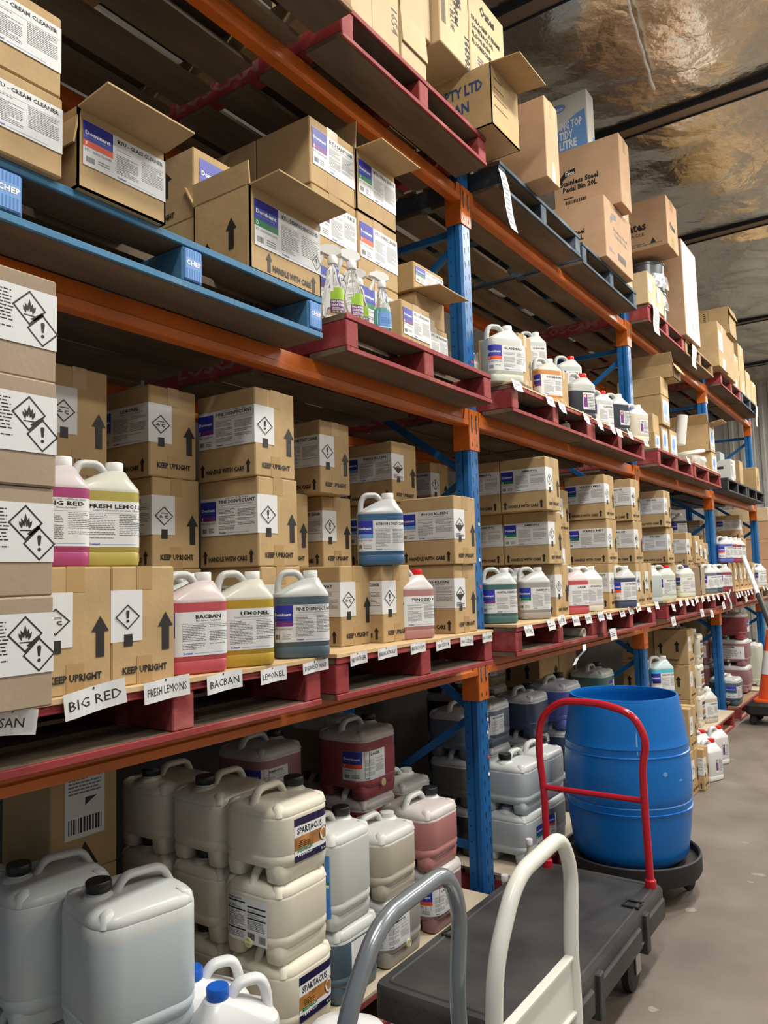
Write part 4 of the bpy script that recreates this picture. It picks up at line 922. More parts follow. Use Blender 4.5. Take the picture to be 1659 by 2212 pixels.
def strip_paper(label, pts, w, name='paper_strip', cat='paper'):
    mb = MB(); P = [Vector(p) for p in pts]
    for a, b in zip(P, P[1:]):
        n = Vector((0, 1, 0))*w/2
        mb.add([a-n, a+n, b+n, b-n], [(0, 1, 2, 3)], 'paper')
    o = mb.obj(name); tag(o, label, cat); return o
a = hit_x(1262, 1392, .175); b = hit_x(1240, 1437, .185)
strip_paper('torn white paper strip dangling below the second bay shelf edge', [a, a.lerp(b, .3)+Vector((.02, 0, 0)), a.lerp(b, .65), b], .05)
a = hit_x(1578, 1273, .17); b = hit_x(1580, 1315, .18)
strip_paper('torn white strip hanging from the shelf past the third blue post', [a, a.lerp(b, .35)+Vector((0, -.12, 0)), a.lerp(b, .7), b], .07)
def pipe(label, px, py, X, L, r):
    c = hit_x(px, py, X); mb = MB(); n = 24
    rs = []
    for (rad, x) in ((r, -L), (r, 0), (r*.86, 0), (r*.86, -L)): rs.append([(x, rad*math.cos(2*math.pi*i/n), rad*math.sin(2*math.pi*i/n)) for i in range(n)])
    mb.rings(rs, 'cream', False, False); o = mb.obj('pvc_pipe', None, 40); o.location = c; tag(o, label, 'pipe', 'pipe offcuts in pallets'); return o
pipe('cream plastic pipe offcut in the pallet opening, second bay', 1262, 1367, .12, .35, .030); pipe('greyer pipe offcut right beside the cream one in the pallet', 1300, 1361, .13, .3, .027); pipe('grey pipe end in the pallet under the clear liquid bottle', 1229, 921, .11, .3, .022)

# ---- middle shelf, nearest bay
G3 = 'cartons on the middle shelf'
def RT(label, loc, size, spec, lab='rtu', tint='tan', **kw): return carton(label, loc, size, tint, kw.pop('prints', None), lab, spec, group=G3, **kw)
yc = at(135, .2, 2.7)-.30
RT('carton with wide white sheet at the upper left edge, lower one', (.2, yc, S3), (.30, .30, .20), ('RTU - CREAM CLEANER', '', 'purple', None), tape=False); RT('carton with wide white sheet at the upper left edge, topmost one', (.2, yc-.005, S3+.201), (.30, .30, .205), ('RTU - CREAM CLEANER', '', 'purple', None), tape=False)
RT('open carton with red-striped label and flap held out, on the blue pallet', (.2, 1.07, S3), (.30, .268, .208), ('RTU - GLASS CLEANER', '', 'red', None), opened='full', flaps=(('R', 84, .125), ('F', 170, .10), ('L', 40, .12)))
def arrows_extra(d, a, b, h): d.arrow(a*.42, h*.42, h*.82, a*.30); d.text('KEEP UPRIGHT', a*.02, h*.10, h*.08, w=a*.60)
RT('carton with black arrow between the two open cartons, upper', (-.10, 1.702, S3+.252), (.25, .27, .25), ('', '', 'green', None), lab='panel', tape=False, extra=arrows_extra, ek='ax'); RT('carton under the black arrow carton', (-.10, 1.70, S3), (.25, .27, .251), ('', '', 'green', None), lab='panel', tape=False, extra=arrows_extra, ek='ax')
def dish_extra(d, a, b, h):
    d.arrow(a*.25, h*.12, h*.48, a*.19); d.arrow(a*.68, h*.30, h*.68, a*.19)
    d.arrow(a+b*.24, h*.04, h*.27, b*.08); d.arrow(a+b*.88, h*.03, h*.24, b*.08); d.text('HANDLE WITH CARE', a+b*.29, h*.07, h*.07, w=b*.55)
RT('large open carton with two black arrows on its side, at the blue pallet end', (.175, 1.69, S3), (.26, .345, .275), ('RTU - DISHWASHING LIQUID', '', 'green', '!'), opened='full', extra=dish_extra, ek='dx', flaps=(('R', 88, .13), ('F', 4, .075), ('L', 30, .10)))
RT('taped carton with purple-striped label, top of the stack behind the spray bottles', (.0, 2.20, S3+.553), (.285, .285, .272), ('RTU SANITISER', 'Hospital Grade Sanitiser', 'purple', None)); RT('plain-sided carton left of the topmost taped carton, middle shelf', (-.29, 2.20, S3+.555), (.26, .285, .27), ('RTU SANITISER', 'Hospital Grade Sanitiser', 'purple', None))
RT('carton mostly behind the open flap, above the spray bottles', (.0, 2.205, S3+.277), (.285, .285, .275), ('RTU - SKI', '', 'purple', None)); RT('carton directly behind the clear spray bottles', (.0, 2.205, S3), (.285, .285, .276), ('RTU SANITISER', '', 'purple', None))
RT('open carton with green-striped label and flap held out, topmost above the aqua spray bottle', (.0, 2.50, S3+.56), (.285, .295, .268), ('RTU - SPRAY & WIPE', '', 'green', None), opened='full', flaps=(('R', 92, .14), ('F', -4, .12), ('L', 20, .12)))
RT('carton with red-striped label, second above the aqua spray bottle', (.0, 2.50, S3+.28), (.285, .295, .275), ('RTU - OVEN CLEANER', '', 'red', None)); RT('carton behind the aqua spray bottle, base of its stack', (.0, 2.50, S3), (.285, .295, .278), ('RTU - STEEL CLEANER', '', 'green', None))
RT('small open carton with flap folded down, beside the blue post', (-.0, 2.93, S3+.345), (.24, .27, .135), ('RTU - TOILET CLEANER', '', 'green', None), tape=False, flaps=(('D', 97, .14),))
RT('plain small carton under the one with the folded flap', (-.005, 2.95, S3+.205), (.24, .26, .138), None, lab=None); RT('carton with red-striped sheet, bottom right beside the nearest blue post', (-.0, 2.96, S3), (.24, .26, .204), ('RTU - AIR FRESHENER', '', 'red', None)); RT('carton with purple label strip right of the aqua spray bottle', (.075, 2.70, S3), (.073, .235, .215), ('RTU - SURFACE SPRAY', '', 'purple', None))
carton('carton edge behind the nearest blue post, sheet end showing', (-.12, 3.32, S3), (.25, .26, .19), 'tan', None, 'rtu', ('MASTER', '', 'purple', None), group=G3)
SG = 'spray bottles on the middle shelf'
spray_bottle('clear spray bottle with lime label, left of the pair', (.08, at(721, .08, S3), S3), 40, None, 'lime', SG, 1.0); spray_bottle('clear spray bottle with lime label, right and nearer of the pair', (.10, at(762, .10, S3), S3), 52, None, 'lime', SG, 1.02); spray_bottle('spray bottle hidden behind the lime-labelled pair', (.05, at(778, .05, S3), S3), 30, None, 'lime', SG, .93)
spray_bottle('spray bottle half full of aqua fluid', (.13, at(827, .13, S3), S3), 60, 'aquafluid', 'aqua', SG, .86)
# ---- middle shelf, second bay
S3b = S3+.010
def B3(label, px, X, deg, liquid, spec=None, z=None, **kw): kw.setdefault('group', 'bottles on the middle shelf'); return Bt(label, px, X, z or S3b, deg, liquid, spec, **kw)
B3('clear bottle of green-tinted liquid half hidden by the blue post', 1030, -.20, 45, 'lq_pale', ('house', 'GLASSMASTER', '', 'red')); B3('clear bottle of pale green liquid with red-striped label, past the nearest blue post', 1086, .085, 55, 'lq_pale', ('house', 'GLASSMASTER', '', 'red'), level=.17, scale=1.12)
K('narrow carton with grey arrow right of the large pale green bottle', 1125, .10, S3b, LEM, size=(.25, .165, .335), group=G3, prints='std', lab='plain')
carton('carton behind the large pale green bottle carrying a pale bottle', (-.15, at(1150, -.15, S3b), S3b), (.28, .19, .32), 'tan', None, group=G3); B3('pale bottle standing on a carton behind the narrow arrow carton', 1150, -.2, 50, 'lq_clear', ('side', 'CLEANER', '', 'purple'), z=S3b+.321)
B3('bottle of amber liquid', 1180, .06, 60, 'lq_amber', ('side', 'DEGREASER', '', 'purple')); K('tan carton with red diamond right of the amber bottle', 1212, .06, S3b, FLM, size=(.22, .14, .28), lab=None, group=G3, prints=None, extra=lambda d, a, b, h: d.poly([(a*.95-.045, h*.35), (a*.95, h*.22), (a*.95+.0, h*.48), (a*.95-.0, h*.48)], 'red', 1), ek='rd')
carton('carton behind the black liquid bottle, lifting a red-capped bottle', (-.2, at(1236, -.2, S3b), S3b), (.24, .18, .24), 'tan', None, group=G3); B3('clear bottle with red cap standing high behind the black liquid bottle', 1226, -.17, 48, 'lq_clear', ('house', 'DRIPLESS', '', 'navy'), z=S3b+.241, cap='cap_red', scale=1.1)
B3('bottle of black liquid with red cap and red letter on its label', 1252, .04, 55, 'lq_black', ('small', 'G', '', 'red'), cap='cap_red', level=.17, scale=1.12); B3('bottle in the shadow between the two black liquid bottles', 1276, -.12, 55, 'lq_cream'); B3('clear bottle with red cap right of the black liquid bottle', 1297, .03, 62, 'lq_clear', ('side', 'CLEANER', '', 'purple'), cap='cap_red')
B3('bottle of black liquid with white cap', 1331, .06, 60, 'lq_black', ('small', '', '', 'red'), level=.202, scale=1.06); B3('opaque white bottle at the second blue post', 1374, .07, 62, 'lq_cream', ('small', '', '', 'green'), plastic='hdpewhite', scale=1.04)
for j, (px, py, n) in enumerate(((1113, 834, 'under the large pale green bottle'), (1184, 866, 'under the amber bottle, left'), (1209, 876, 'under the amber bottle, right'), (1262, 900, 'under the red-lettered black bottle'), (1291, 914, 'under the red-capped clear bottle'), (1318, 921, 'lying flat before the white-capped black bottle'), (1334, 935, 'below the white-capped black bottle'), (1357, 936, 'curled, between the black and white bottles'), (1392, 957, 'at the pallet end by the second blue post'), (1484, 993, 'under the crumpled plastic'))):
    c = hit_x(px, py, .17); tag_paper('white paper tag on the middle shelf ' + n, .172, c.y-.055, c.z-.03, .11, .058, None, RND.uniform(-14, 6), hang=.015, group='paper tags on the middle shelf')
# ---- middle shelf, third and fourth bay
def C3(label, px, X, z, size, tint='tan', **kw): return carton(label, (X, at(px, X, z), z), size, tint, kw.pop('prints', None), kw.pop('lab', None), kw.pop('spec', None), group=kw.pop('group', G3), **kw)
def picsheet(d, a, b, h): d.rect(a+b*.12, h*.10, a+b*.92, h*.86, 'paper', 0); d.poly([(a+b*.2, h*.4), (a+b*.5, h*.3), (a+b*.7, h*.5), (a+b*.6, h*.75), (a+b*.3, h*.7)], 'lblue', 1); d.lines(a+b*.2, h*.14, a+b*.85, h*.28, 3)
C3('tan carton with picture sheet, bottom left past the second blue post', 1416, .08, S3, (.22, .16, .17), extra=picsheet, ek='ps', tape=False); C3('tan carton over the bottom left one past the second blue post', 1412, .05, S3+.171, (.22, .18, .17), tape=False)
C3('carton with picture sheet, base of the leaning carton pile', 1432, .06, S3, (.25, .20, .27), extra=picsheet, ek='ps', tape=False); C3('carton with picture sheet right of the pile base', 1450, .06, S3, (.2, .24, .27), extra=picsheet, ek='ps', tape=False)
C3('wide carton with taped picture sheet in the middle of the pile', 1432, .08, S3+.275, (.42, .24, .26), extra=picsheet, ek='ps', tape=False); C3('carton on the pile below the open top carton', 1428, .08, S3+.537, (.38, .24, .16), tape=False)
C3('open carton tilted on top of the pile past the second blue post', 1455, .16, S3+.70, (.42, .26, .13), opened='yes', flaps=(('R', 150, .09), ('F', 30, .1)), tape=False)
mb = MB(); mb.lathe([(.055, 0), (.055, .30)], 'whitebox', 24); o = mb.obj('rolled_sheet', None, 40); o.location = (-.10, at(1468, -.10, S3+.3), S3+.276); o.rotation_euler = (0, R(8), R(30)); tag(o, 'pale rolled sheet lying behind the carton pile', 'roll')
C3('carton under the big open brown carton, silver label on its face', 1539, .08, S3b, (.42, .26, .24), tape=False, extra=picsheet, ek='ps2'); C3('big open brown carton past the carton pile', 1534, .08, S3b+.241, (.42, .26, .30), opened='full', flaps=(('F', 40, .12), ('R', 80, .14)), extra=picsheet, ek='ps2')
# crumpled plastic with a white lid
mb = MB(); r = random.Random(5); rs = []
for k, (rad, z) in enumerate(((.13, 0), (.16, .03), (.15, .08), (.13, .12), (.06, .15))): rs.append([((rad+r.uniform(-.03, .03))*math.cos(i*math.pi/8), 1.25*(rad+r.uniform(-.03, .03))*math.sin(i*math.pi/8), z+r.uniform(-.012, .012)*(k > 0)) for i in range(16)])
mb.rings(rs, 'film'); o = mb.obj('crumpled_plastic_bag'); put(o, (-.02, at(1492, -.02, S3b), S3b+.001)); tag(o, 'crumpled clear plastic bag beside the big brown carton', 'plastic bag')
mb = MB(); mb.lathe([(.135, 0), (.15, .004), (.15, .028), (.14, .034), (.02, .036)], 'cap_white', 28); o = mb.obj('white_bucket_lid', None, 40); put(o, (-.03, at(1490, -.03, S3b+.16), S3b+.162), rot=(R(6), R(-5), 0)); tag(o, 'white round bucket lid lying on the crumpled plastic', 'lid')
def oval(d, a, b, h):
    for k, c in ((1, 'ink'), (.86, 'tanfill')):
        if c == 'ink':
            for i in range(24):
                t0, t1 = i*math.pi/12, (i+1)*math.pi/12; cx, cy = a*.55, h*.72
                d.poly([(cx+a*.33*math.cos(t0), cy+h*.10*math.sin(t0)), (cx+a*.33*math.cos(t1), cy+h*.10*math.sin(t1)), (cx+a*.30*math.cos(t1), cy+h*.085*math.sin(t1)), (cx+a*.30*math.cos(t0), cy+h*.085*math.sin(t0))], 'ink', 1)
    d.rect(a*.35, h*.68, a*.75, h*.75, 'ink', 1); d.rect(a*.4, h*.2, a*.9, h*.24, 'grey', 1)
C3('tan carton with an oval mark behind the white angled box', 1601, -.05, S3, (.42, .22, .42), extra=oval, ek='ov', tape=False)
mb = MB(); z1, z2 = .16, .28
mb.prism([(-.36, 0), (0, 0), (0, z2-.01), (-.10, z2-.01), (-.36, z1-.02)], 1, 0, .26, 'whitebox'); d = D(); d.rect(-.24, .16, -.08, .19, 'ink', 1); d.rect(-.30, .045, -.03, .06, 'grey', 1); d.rect(-.3, .005, -.02, .03, 'grey', 1); d.emit(mb, lambda u, v, o: (u, -o, v))
d = D(); [d.rect(.03+.06*i, .07, .065+.06*i, .20, 'grey', 1) for i in range(2)]; [d.rect(.03+.06*i, .215, .06+.06*i, .245, 'ink', 1) for i in range(2)]; d.poly([(.15, .01), (.26, .01), (.26, .05), (.20, .06)], 'red', 1); d.emit(mb, lambda u, v, o: (o, u, v))
o = mb.obj('angled_box'); put(o, (.10, at(1581, .10, S3), S3)); tag(o, 'white angled cut-front box with grey tub behind it', 'box'); tb = MB(); tb.box(-.36, .01, z1-.02, -.11, .25, z2+.09, 'greybox', .006); tb.obj('grey_inner_tub', o)
def lowarrow(d, a, b, h): d.arrow(a*.9, h*.02, h*.2, a*.08); d.arrow(a+b*.2, h*.3, h*.7, b*.16); d.arrow(a+b*.55, h*.3, h*.7, b*.16)
C3('tan carton with arrows farthest along the middle shelf', 1636, .08, S3, (.36, .24, .36), extra=lowarrow, ek='la', tape=False)

# ---- top shelf
G4 = 'cartons on the top shelf'
def C4(label, px, X, z, size, tint='rose', **kw): return carton(label, (X, at(px, X, z) if px else kw.pop('Y'), z), size, tint, kw.pop('prints', None), kw.pop('lab', None), kw.pop('spec', None), group=G4, **kw)
def rot_no(d, a, b, h): d.text('1654', a+b*.72, h*.30, .045, 'ink', 1, rot=-90, bold=False)
def platinum(d, a, b, h):
    d.rect(a+b*.10, h*.10, a+b*.26, h*.60, 'tanline', 0) if False else None
    d.barcode(a+b*.06, h*.20, a+b*.20, h*.62, 5); d.text('Oates', a+b*.62, h*.80, .05, 'ink', 1, rot=-90); d.text('PLATINUM', a+b*.50, h*.72, .035, 'ink', 1, rot=-90); d.text('SET - BLUE', a+b*.36, h*.62, .035, 'ink', 1, rot=-90, bold=False); d.text('166903', a+b*.84, h*.30, .045, 'ink', 1, rot=-90)
    d.lines(a*.1, h*.05, a*.8, h*.3, 5)
def yellow(d, a, b, h):
    d.text('Oates', a+b*.30, h*.80, .05, 'ink', 1); 
    for i in range(4): d.text(['DURA-GRIP X FRAME', 'CONTRACTOR', 'FLOOR SIGN', 'FLUORESCENT YELLOW'][i], a+b*.06, h*(.64-.085*i), .022, 'ink', 1, w=b*[.8, .6, .5, .88][i])
    d.lines(a+b*.2, h*.20, a+b*.9, h*.30, 3); d.rect(a-.09, h*.10, a-.035, h*.20, 'ink', 0); d.rect(a-.083, h*.112, a-.066, h*.188, 'blank', 1) if False else None
C4('carton with frayed lower edge at the left end of the red pallet', 0, .17, S4, (.40, .16, .75), 'pale', Y=2.245, tape=False); C4('tall carton with turned number on its edge, high on the nearest bay', 0, .165, S4, (.40, .20, .75), 'pale', Y=2.41, tape=False, extra=rot_no, ek='rn')
C4('flattened carton leaning upright beside the numbered tall carton', 0, .17, S4, (.40, .20, .315), 'pale', Y=2.62, tape=False, flaps=(('R', 176, .20),)); C4('pale carton above the leaning flattened carton', 0, .12, S4+.318, (.36, .335, .45), 'pale', Y=2.62, tape=False)
C4('carton in shadow holding up the one with sideways print', 0, -.12, S4, (.30, .36, .318), 'pale', Y=2.84, tape=False)
C4('carton with sideways print and bar code, above the one with blue lettering', 0, .165, S4+.32, (.26, .29, .55), 'pale', Y=2.965, extra=platinum, ek='pl', tape=False); C4('carton with floor sign print, above the open one with blue lettering', 0, .16, S4+.32, (.26, .40, .50), 'pale', Y=3.275, extra=yellow, ek='ye', tape=False)
def sptyltd(d, a, b, h): d.text('TS PTY LTD', a*.24, h*.62, h*.17, 'darkblue', 1, w=a*.66); d.text('PAN', a*.46, h*.34, h*.17, 'darkblue', 1, w=a*.26); d.lines(a+b*.1, h*.3, a+b*.6, h*.9, 4, 'ink', .08, 8)
C4('open carton with blue lettering and flap spread wide, on the top shelf', 0, .285, S4+.003, (.44, .31, .312), 'tan', Y=3.235, extra=sptyltd, ek='sp', opened='full', flaps=(('R', 95, .16),))
C4('brown taped carton overhanging the dark blue pallet', 0, .30, S4, (.33, .185, .47), Y=3.865)
def edco(d, a, b, h):
    d.poly([(a*.0, h*.40)]+[(a*(.2+.75*t), h*(.40+.28*math.sin(t*1.5))) for t in [i/8 for i in range(9)]]+[(a*.98, h*.05), (a*0, h*.05)], 'lblue', 0)
    d.text('SWING TOP', a*.12, h*.44, h*.13, 'white', 1, w=a*.75); d.text('TIDY', a*.30, h*.28, h*.13, 'white', 1, w=a*.34); d.text('LITRE', a*.30, h*.12, h*.13, 'white', 1, w=a*.42)
    d.poly([(a*.25+a*.24*math.cos(i*math.pi/8), h*.82+h*.075*math.sin(i*math.pi/8)) for i in range(16)], 'lblue', 0); d.text('Edco', a*.25, h*.785, h*.07, 'white', 1, w=a*.36, al='c'); d.poly([(a+b*.5, h*.08), (a+b*.95, h*.08), (a+b*.95, h*.3), (a+b*.7, h*.28)], 'lblue', 0)
def bin20(d, a, b, h, n='20L'):
    d.poly([(a*.10, h*.60), (a*.10, h*.52), (a*.20, h*.60), (a*.34, h*.62), (a*.34, h*.70), (a*.18, h*.68)], 'ink', 0); d.text('Edco', a*.19, h*.615, h*.06, 'white', 1, w=a*.14)
    d.text('Stainless Steel', a*.10, h*.47, h*.075, 'ink', 1, w=a*.58); d.text('Pedal Bin '+n, a*.14, h*.375, h*.075, 'ink', 1, w=a*.52); d.barcode(a*.18, h*.14, a*.50, h*.24, 7); d.lines(a*.15, h*.26, a*.40, h*.30, 1, 'ink')
def bin12(d, a, b, h):
    bin20(d, a, b, h, '12L'); d.poly([(a+b*.2, h*.72), (a+b*.2, h*.62), (a+b*.30, h*.74), (a+b*.42, h*.76), (a+b*.42, h*.84), (a+b*.26, h*.82)], 'ink', 0); d.text('Stainless Steel', a+b*.28, h*.55, h*.06, 'ink', 1, w=b*.52, bold=False); d.text('Pedal Bin 12L', a+b*.32, h*.46, h*.06, 'ink', 1, w=b*.46, bold=False); d.barcode(a+b*.42, h*.12, a+b*.72, h*.24); d.lines(a+b*.1, h*.15, a+b*.3, h*.22, 2)
C4('rose carton for a twelve litre pedal bin, on the dark blue pallet', 0, .20, S4, (.46, .60, .445), Y=5.13, extra=bin12, ek='b12', tape=False); C4('rose carton for a twenty litre pedal bin, on the twelve litre one', 0, .265, S4+.447, (.50, .23, .52), Y=5.33, extra=bin20, ek='b20')
C4('tall thin pale carton right of the pedal bin cartons', 0, .12, S4, (.3, .22, .86), 'pale', Y=5.76, tape=False, lab='plain', spec=FLM)
def oates(d, a, b, h): d.text('Oates', a*.08, h*.40, h*.17, 'ink', 1, w=a*.52); d.text('Oates', a+b*.25, h*.40, h*.13, 'ink', 1, w=b*.5); d.text('FRAGILE', a*.2, h*.28, h*.06, 'ink', 1, w=a*.35, bold=False); d.lines(a*.1, h*.06, a*.9, h*.14, 2); d.poly([(a*.66, h*.08), (a*.78, h*.08), (a*.72, h*.2)], 'ink', 0)
C4('carton hidden behind the wrapped bins', 0, -.10, S4, (.36, .18, .62), Y=6.62, tape=False); C4('carton with bold black name print above the wrapped bins', 0, .24, S4+.622, (.44, .36, .44), Y=6.68, extra=oates, ek='oa')
C4('tall brown and white carton above the bare timber pallet', 0, .19, S4, (.36, .56, .93), Y=7.37, lab=None, extra=lambda d, a, b, h: (d.rect(a+b*.02, h*.01, a+b*.98, h*.99, 'paper', 0), d.lines(a+b*.3, h*.2, a+b*.7, h*.3, 3), d.barcode(a+b*.4, h*.12, a+b*.6, h*.2)), ek='tw', tape=False)
C4('white and blue box with printed swing lid bin', 0, .02, S4+.97, (.32, .15, .47), 'whitebox', Y=5.41, extra=edco, ek='ed', tape=False)
C4('small pale carton stacked left of the wrapped bins', 1401, .16, S4, (.25, .25, .27), 'pale', lab='plain', spec=FLM); C4('small carton with white sheet before the wrapped bins', 1420, .16, S4, (.2, .22, .22), 'pale', lab='plain', spec=FLM)
rt = empty('wrapped_bins', (-.04, 6.98, S4)); tag(rt, 'stack of dark bins bundled in clear film, beside the tall carton', 'bin')
for k in range(4):
    mb = MB(); mb.lathe([(.125, 0), (.15, .02), (.155, .115), (.162, .12), (.162, .135)], 'bin', 28); q = mb.obj('bin', rt, 40); q.location = (0, 0, .02+.138*k)
mb = MB(); rs = []; r = random.Random(2)
for k in range(10):
    a0 = k*.065; rs.append([((.172+r.uniform(-.012, .016))*math.cos(i*math.pi/10), (.172+r.uniform(-.012, .016))*math.sin(i*math.pi/10), a0) for i in range(20)])
for k in (3, 6):
    mb2 = MB(); mb2.rings([[(x*1.0, y*1.0, z) for x, y, z in rs[k-1]], [(x*1.02, y*1.02, z) for x, y, z in rs[k]], [(x*.99, y*.99, z) for x, y, z in rs[min(9, k+1)]]], 'film', False, False); mb2.obj('stretch_film', rt)
def sab(d, a, b, h): d.text('sabco', a*.30, h*.05, h*.30, 'ink', 1, rot=90); d.rect(a*.02, h*.06, a*.025, h*.95, 'ink', 1); d.rect(a*.52, h*.06, a*.525, h*.95, 'ink', 1); d.rect(a*.02, h*.95, a*.52, h*.955, 'ink', 1); d.text('titan', a*.24, h*.60, h*.16, 'ink', 1, rot=90); d.lines(a*.40, h*.2, a*.46, h*.9, 9, 'ink')
C4('carton with turned black lettering and hanging flap, on the top shelf', 0, .22, S4+.50, (.46, .40, .32), 'tan', Y=9.35, extra=sab, ek='sa', opened='full', flaps=(('R', 165, .1),)); C4('carton with white label under the one with turned lettering', 0, .20, S4, (.42, .48, .497), 'tan', Y=8.76, lab='plain', spec=FLM); C4('carton beyond the one with white label, under the turned lettering', 0, .18, S4, (.40, .50, .497), 'tan', Y=9.27, tape=False)
for j, (Y, h, b, t) in enumerate(((9.80, .42, .42, 'tan'), (10.26, .62, .36, 'tan'), (10.68, .36, .34, 'tan'), (11.05, .30, .36, 'tan'))): C4('tan carton far along the top shelf, %s of four in a row' % ['first', 'second', 'third', 'last'][j], 0, .14, S4, (.40, b, h), t, Y=Y)
def hang_sheet(label, x0, y0, x1, y1, w, X, X2):
    a, b = hit_x(x0, y0, X), hit_x(x1, y1, X2); N = 8; mb = MB()
    P = [a.lerp(b, i/N)+Vector((.005*math.sin(i*.8), 0, 0)) for i in range(N+1)]
    for p, q in zip(P, P[1:]): mb.add([(p.x, p.y, p.z), (p.x, p.y+w, p.z), (q.x, q.y+w, q.z), (q.x, q.y, q.z)], [(0, 1, 2, 3)], 'paper')
    d = D(); L = (a-b).length; d.lines(w*.15, L*.1, w*.8, L*.9, max(4, int(L/.03)), 'grey', .25)
    def fn(u, v, o):
        t = 1-v/L; p = a.lerp(b, t); i = t*N; return (p.x+.005*math.sin(i*.8)+o+.001, p.y+u, p.z)
    d.emit(mb, fn); o = mb.obj('hanging_paper'); tag(o, label, 'paper', 'papers hanging from the top shelf'); return o
hang_sheet('long torn white paper hanging at the nearest blue post', 1076, 362, 1104, 492, .085, .168, .20); hang_sheet('white sheet hanging from the red pallet under the wrapped bins', 1409, 655, 1414, 716, .17, .165, .17); hang_sheet('white sheet hanging from the bare timber pallet', 1494, 738, 1496, 790, .17, .165, .17); hang_sheet('paper strip hanging far along the top shelf', 1632, 875, 1634, 920, .12, .165, .19)

# ---- floor level: cans
GC = 'cans stacked on the floor pallets'
def Cn(label, X, Y, z, liquid, spec=None, **kw): return can(label, (X, Y, z), liquid, spec, group=GC, **kw)
P_ = .25
F0 = SF+.001
PIC, BACK = ('pic', 'SPARTACUS', '', 'R'), ('back', 'SPARTACUS', '', 'F')
Cn('cream can with timber picture label, bottom of the front stack', .085, 1.885, F0, 'cream', PIC, plastic='cream'); Cn('cream can with a sheet of small print and yellow bung', .08, 1.875, F0+P_, 'cream', BACK, plastic='cream', bung='F'); Cn('cream can with timber picture label, top of the front stack', .08, 1.88, F0+2*P_, 'cream', PIC, plastic='cream')
for i, n in enumerate(('bottom', 'middle', 'top')):
    Cn('cream can without front label, %s of the second stack' % n if i != 1 else 'cream can showing the end of a picture label, middle of the second stack', -.20, 1.885, F0+P_*i, 'cream', PIC if i == 1 else None, plastic='cream', hdeg=-90, caps=(0, -.28)); Cn('cream can in the third stack, %s one' % n, -.48, 1.87, F0+P_*i, 'cream', None, plastic='cream', hdeg=-90, caps=(0, -.28))
Cn('big clear can under the nearest big clear can', .05, 1.27, F0, 'lq_ice', None, w=.30, deg=-10); Cn('big clear can with black cap, nearest of all', .055, 1.235, F0+P_+.012, 'lq_ice', None, h=.375, w=.30, deg=-12, level=.30, caps=(-.02, -.28), hdeg=-90)
Cn('big clear can under the second big clear can', -.27, 1.19, F0, 'lq_ice', None, w=.30, deg=-10); Cn('big clear can left of the nearest one, in shadow', -.265, 1.19, F0+P_+.012, 'lq_ice', None, h=.375, w=.30, deg=-12, level=.30, caps=(-.02, -.28), hdeg=-90)
Cn('clear can at the far left in deep shadow, lower', -.60, 1.12, F0, 'lq_ice', None, w=.30); Cn('clear can at the far left in deep shadow, upper', -.60, 1.12, F0+P_, 'lq_ice', None, h=.34, w=.305, caps=(0, -.28), hdeg=-90)
SW = 'bottles on the floor pallet'
for n, px, X, sc in (('right', 505, .17, 1.30), ('left', 448, .02, 1.28)): bottle('white bottle with blue cap, %s one of the pair' % n, (X, at(px, X, .33), F0), 245, 'hdpewhite', ('dark', 'KILLER II', '', 'navy'), cap='cap_blue', plastic='hdpewhite', group=SW, scale=sc)
bottle('white bottle at the bottom edge before the big clear can', (.26, at(352, .26, .30), F0), 245, 'hdpewhite', None, plastic='hdpewhite', group=SW, scale=1.05)
carton('dark carton with bar code sheet behind the cream cans, upper', (-.62, 1.52, F0+.50), (.3, .26, .34), 'tan', None, group='cartons at floor level', tape=False, extra=lambda d, a, b, h: (d.rect(a+b*.2, h*.35, a+b*.8, h*.98, 'paper', 0), d.barcode(a+b*.25, h*.4, a+b*.75, h*.55), d.poly([(a+b*.5, h*.66), (a+b*.68, h*.74), (a+b*.5, h*.74)], 'ink', 1), d.lines(a+b*.25, h*.78, a+b*.75, h*.95, 5), d.poly([(a+b*.3, h*.05), (a+b*.7, h*.05), (a+b*.5, h*.3)], 'ink', 0), d.poly([(a+b*.38, h*.08), (a+b*.62, h*.08), (a+b*.5, h*.22)], 'brown', 1)), ek='dk')
def glassmark(d, a, b, h): d.rect(a+b*.6, h*.65, a+b*.9, h*.67, 'ink', 0); d.rect(a+b*.62, h*.67, a+b*.64, h*.9, 'ink', 0); d.rect(a+b*.86, h*.67, a+b*.88, h*.9, 'ink', 0); d.rect(a+b*.7, h*.74, a+b*.8, h*.9, 'ink', 0)
carton('dark carton under the one with the bar code sheet', (-.62, 1.50, F0), (.3, .28, .499), 'tan', None, group='cartons at floor level', tape=False, extra=glassmark, ek='gm'); carton('small carton behind the white blue-capped bottles', (-.14, 1.62, F0), (.24, .20, .20), 'tan', None, group='cartons at floor level', tape=False, extra=glassmark, ek='gm2')
AMS, LAS, HSE = ('house', 'AMMOPOL', 'green', 'C'), ('house', 'LASER', 'red', 'C'), ('sq', 'CLEANER', 'red', 'C')
Cn('dark blue-grey can at the pallet edge by the grey handle', .08, 2.165, F0, 'lq_bluegrey', ('dia', '', '', 'R'), cap=None, bung='R'); Cn('tall clear can with blue label on its side', .075, 2.155, F0+P_, 'hdpe', ('blue', '', '', 'F'), h=.33, w=.255)
Cn('can of grey-violet liquid with green-striped label, under the beige can', .085, 2.46, F0, 'lq_grey', AMS, cap=None, bung='R'); Cn('beige can between the blue-labelled clear can and the pink can', .08, 2.45, F0+P_, 'lq_bone', None, cap=None, w=.265)
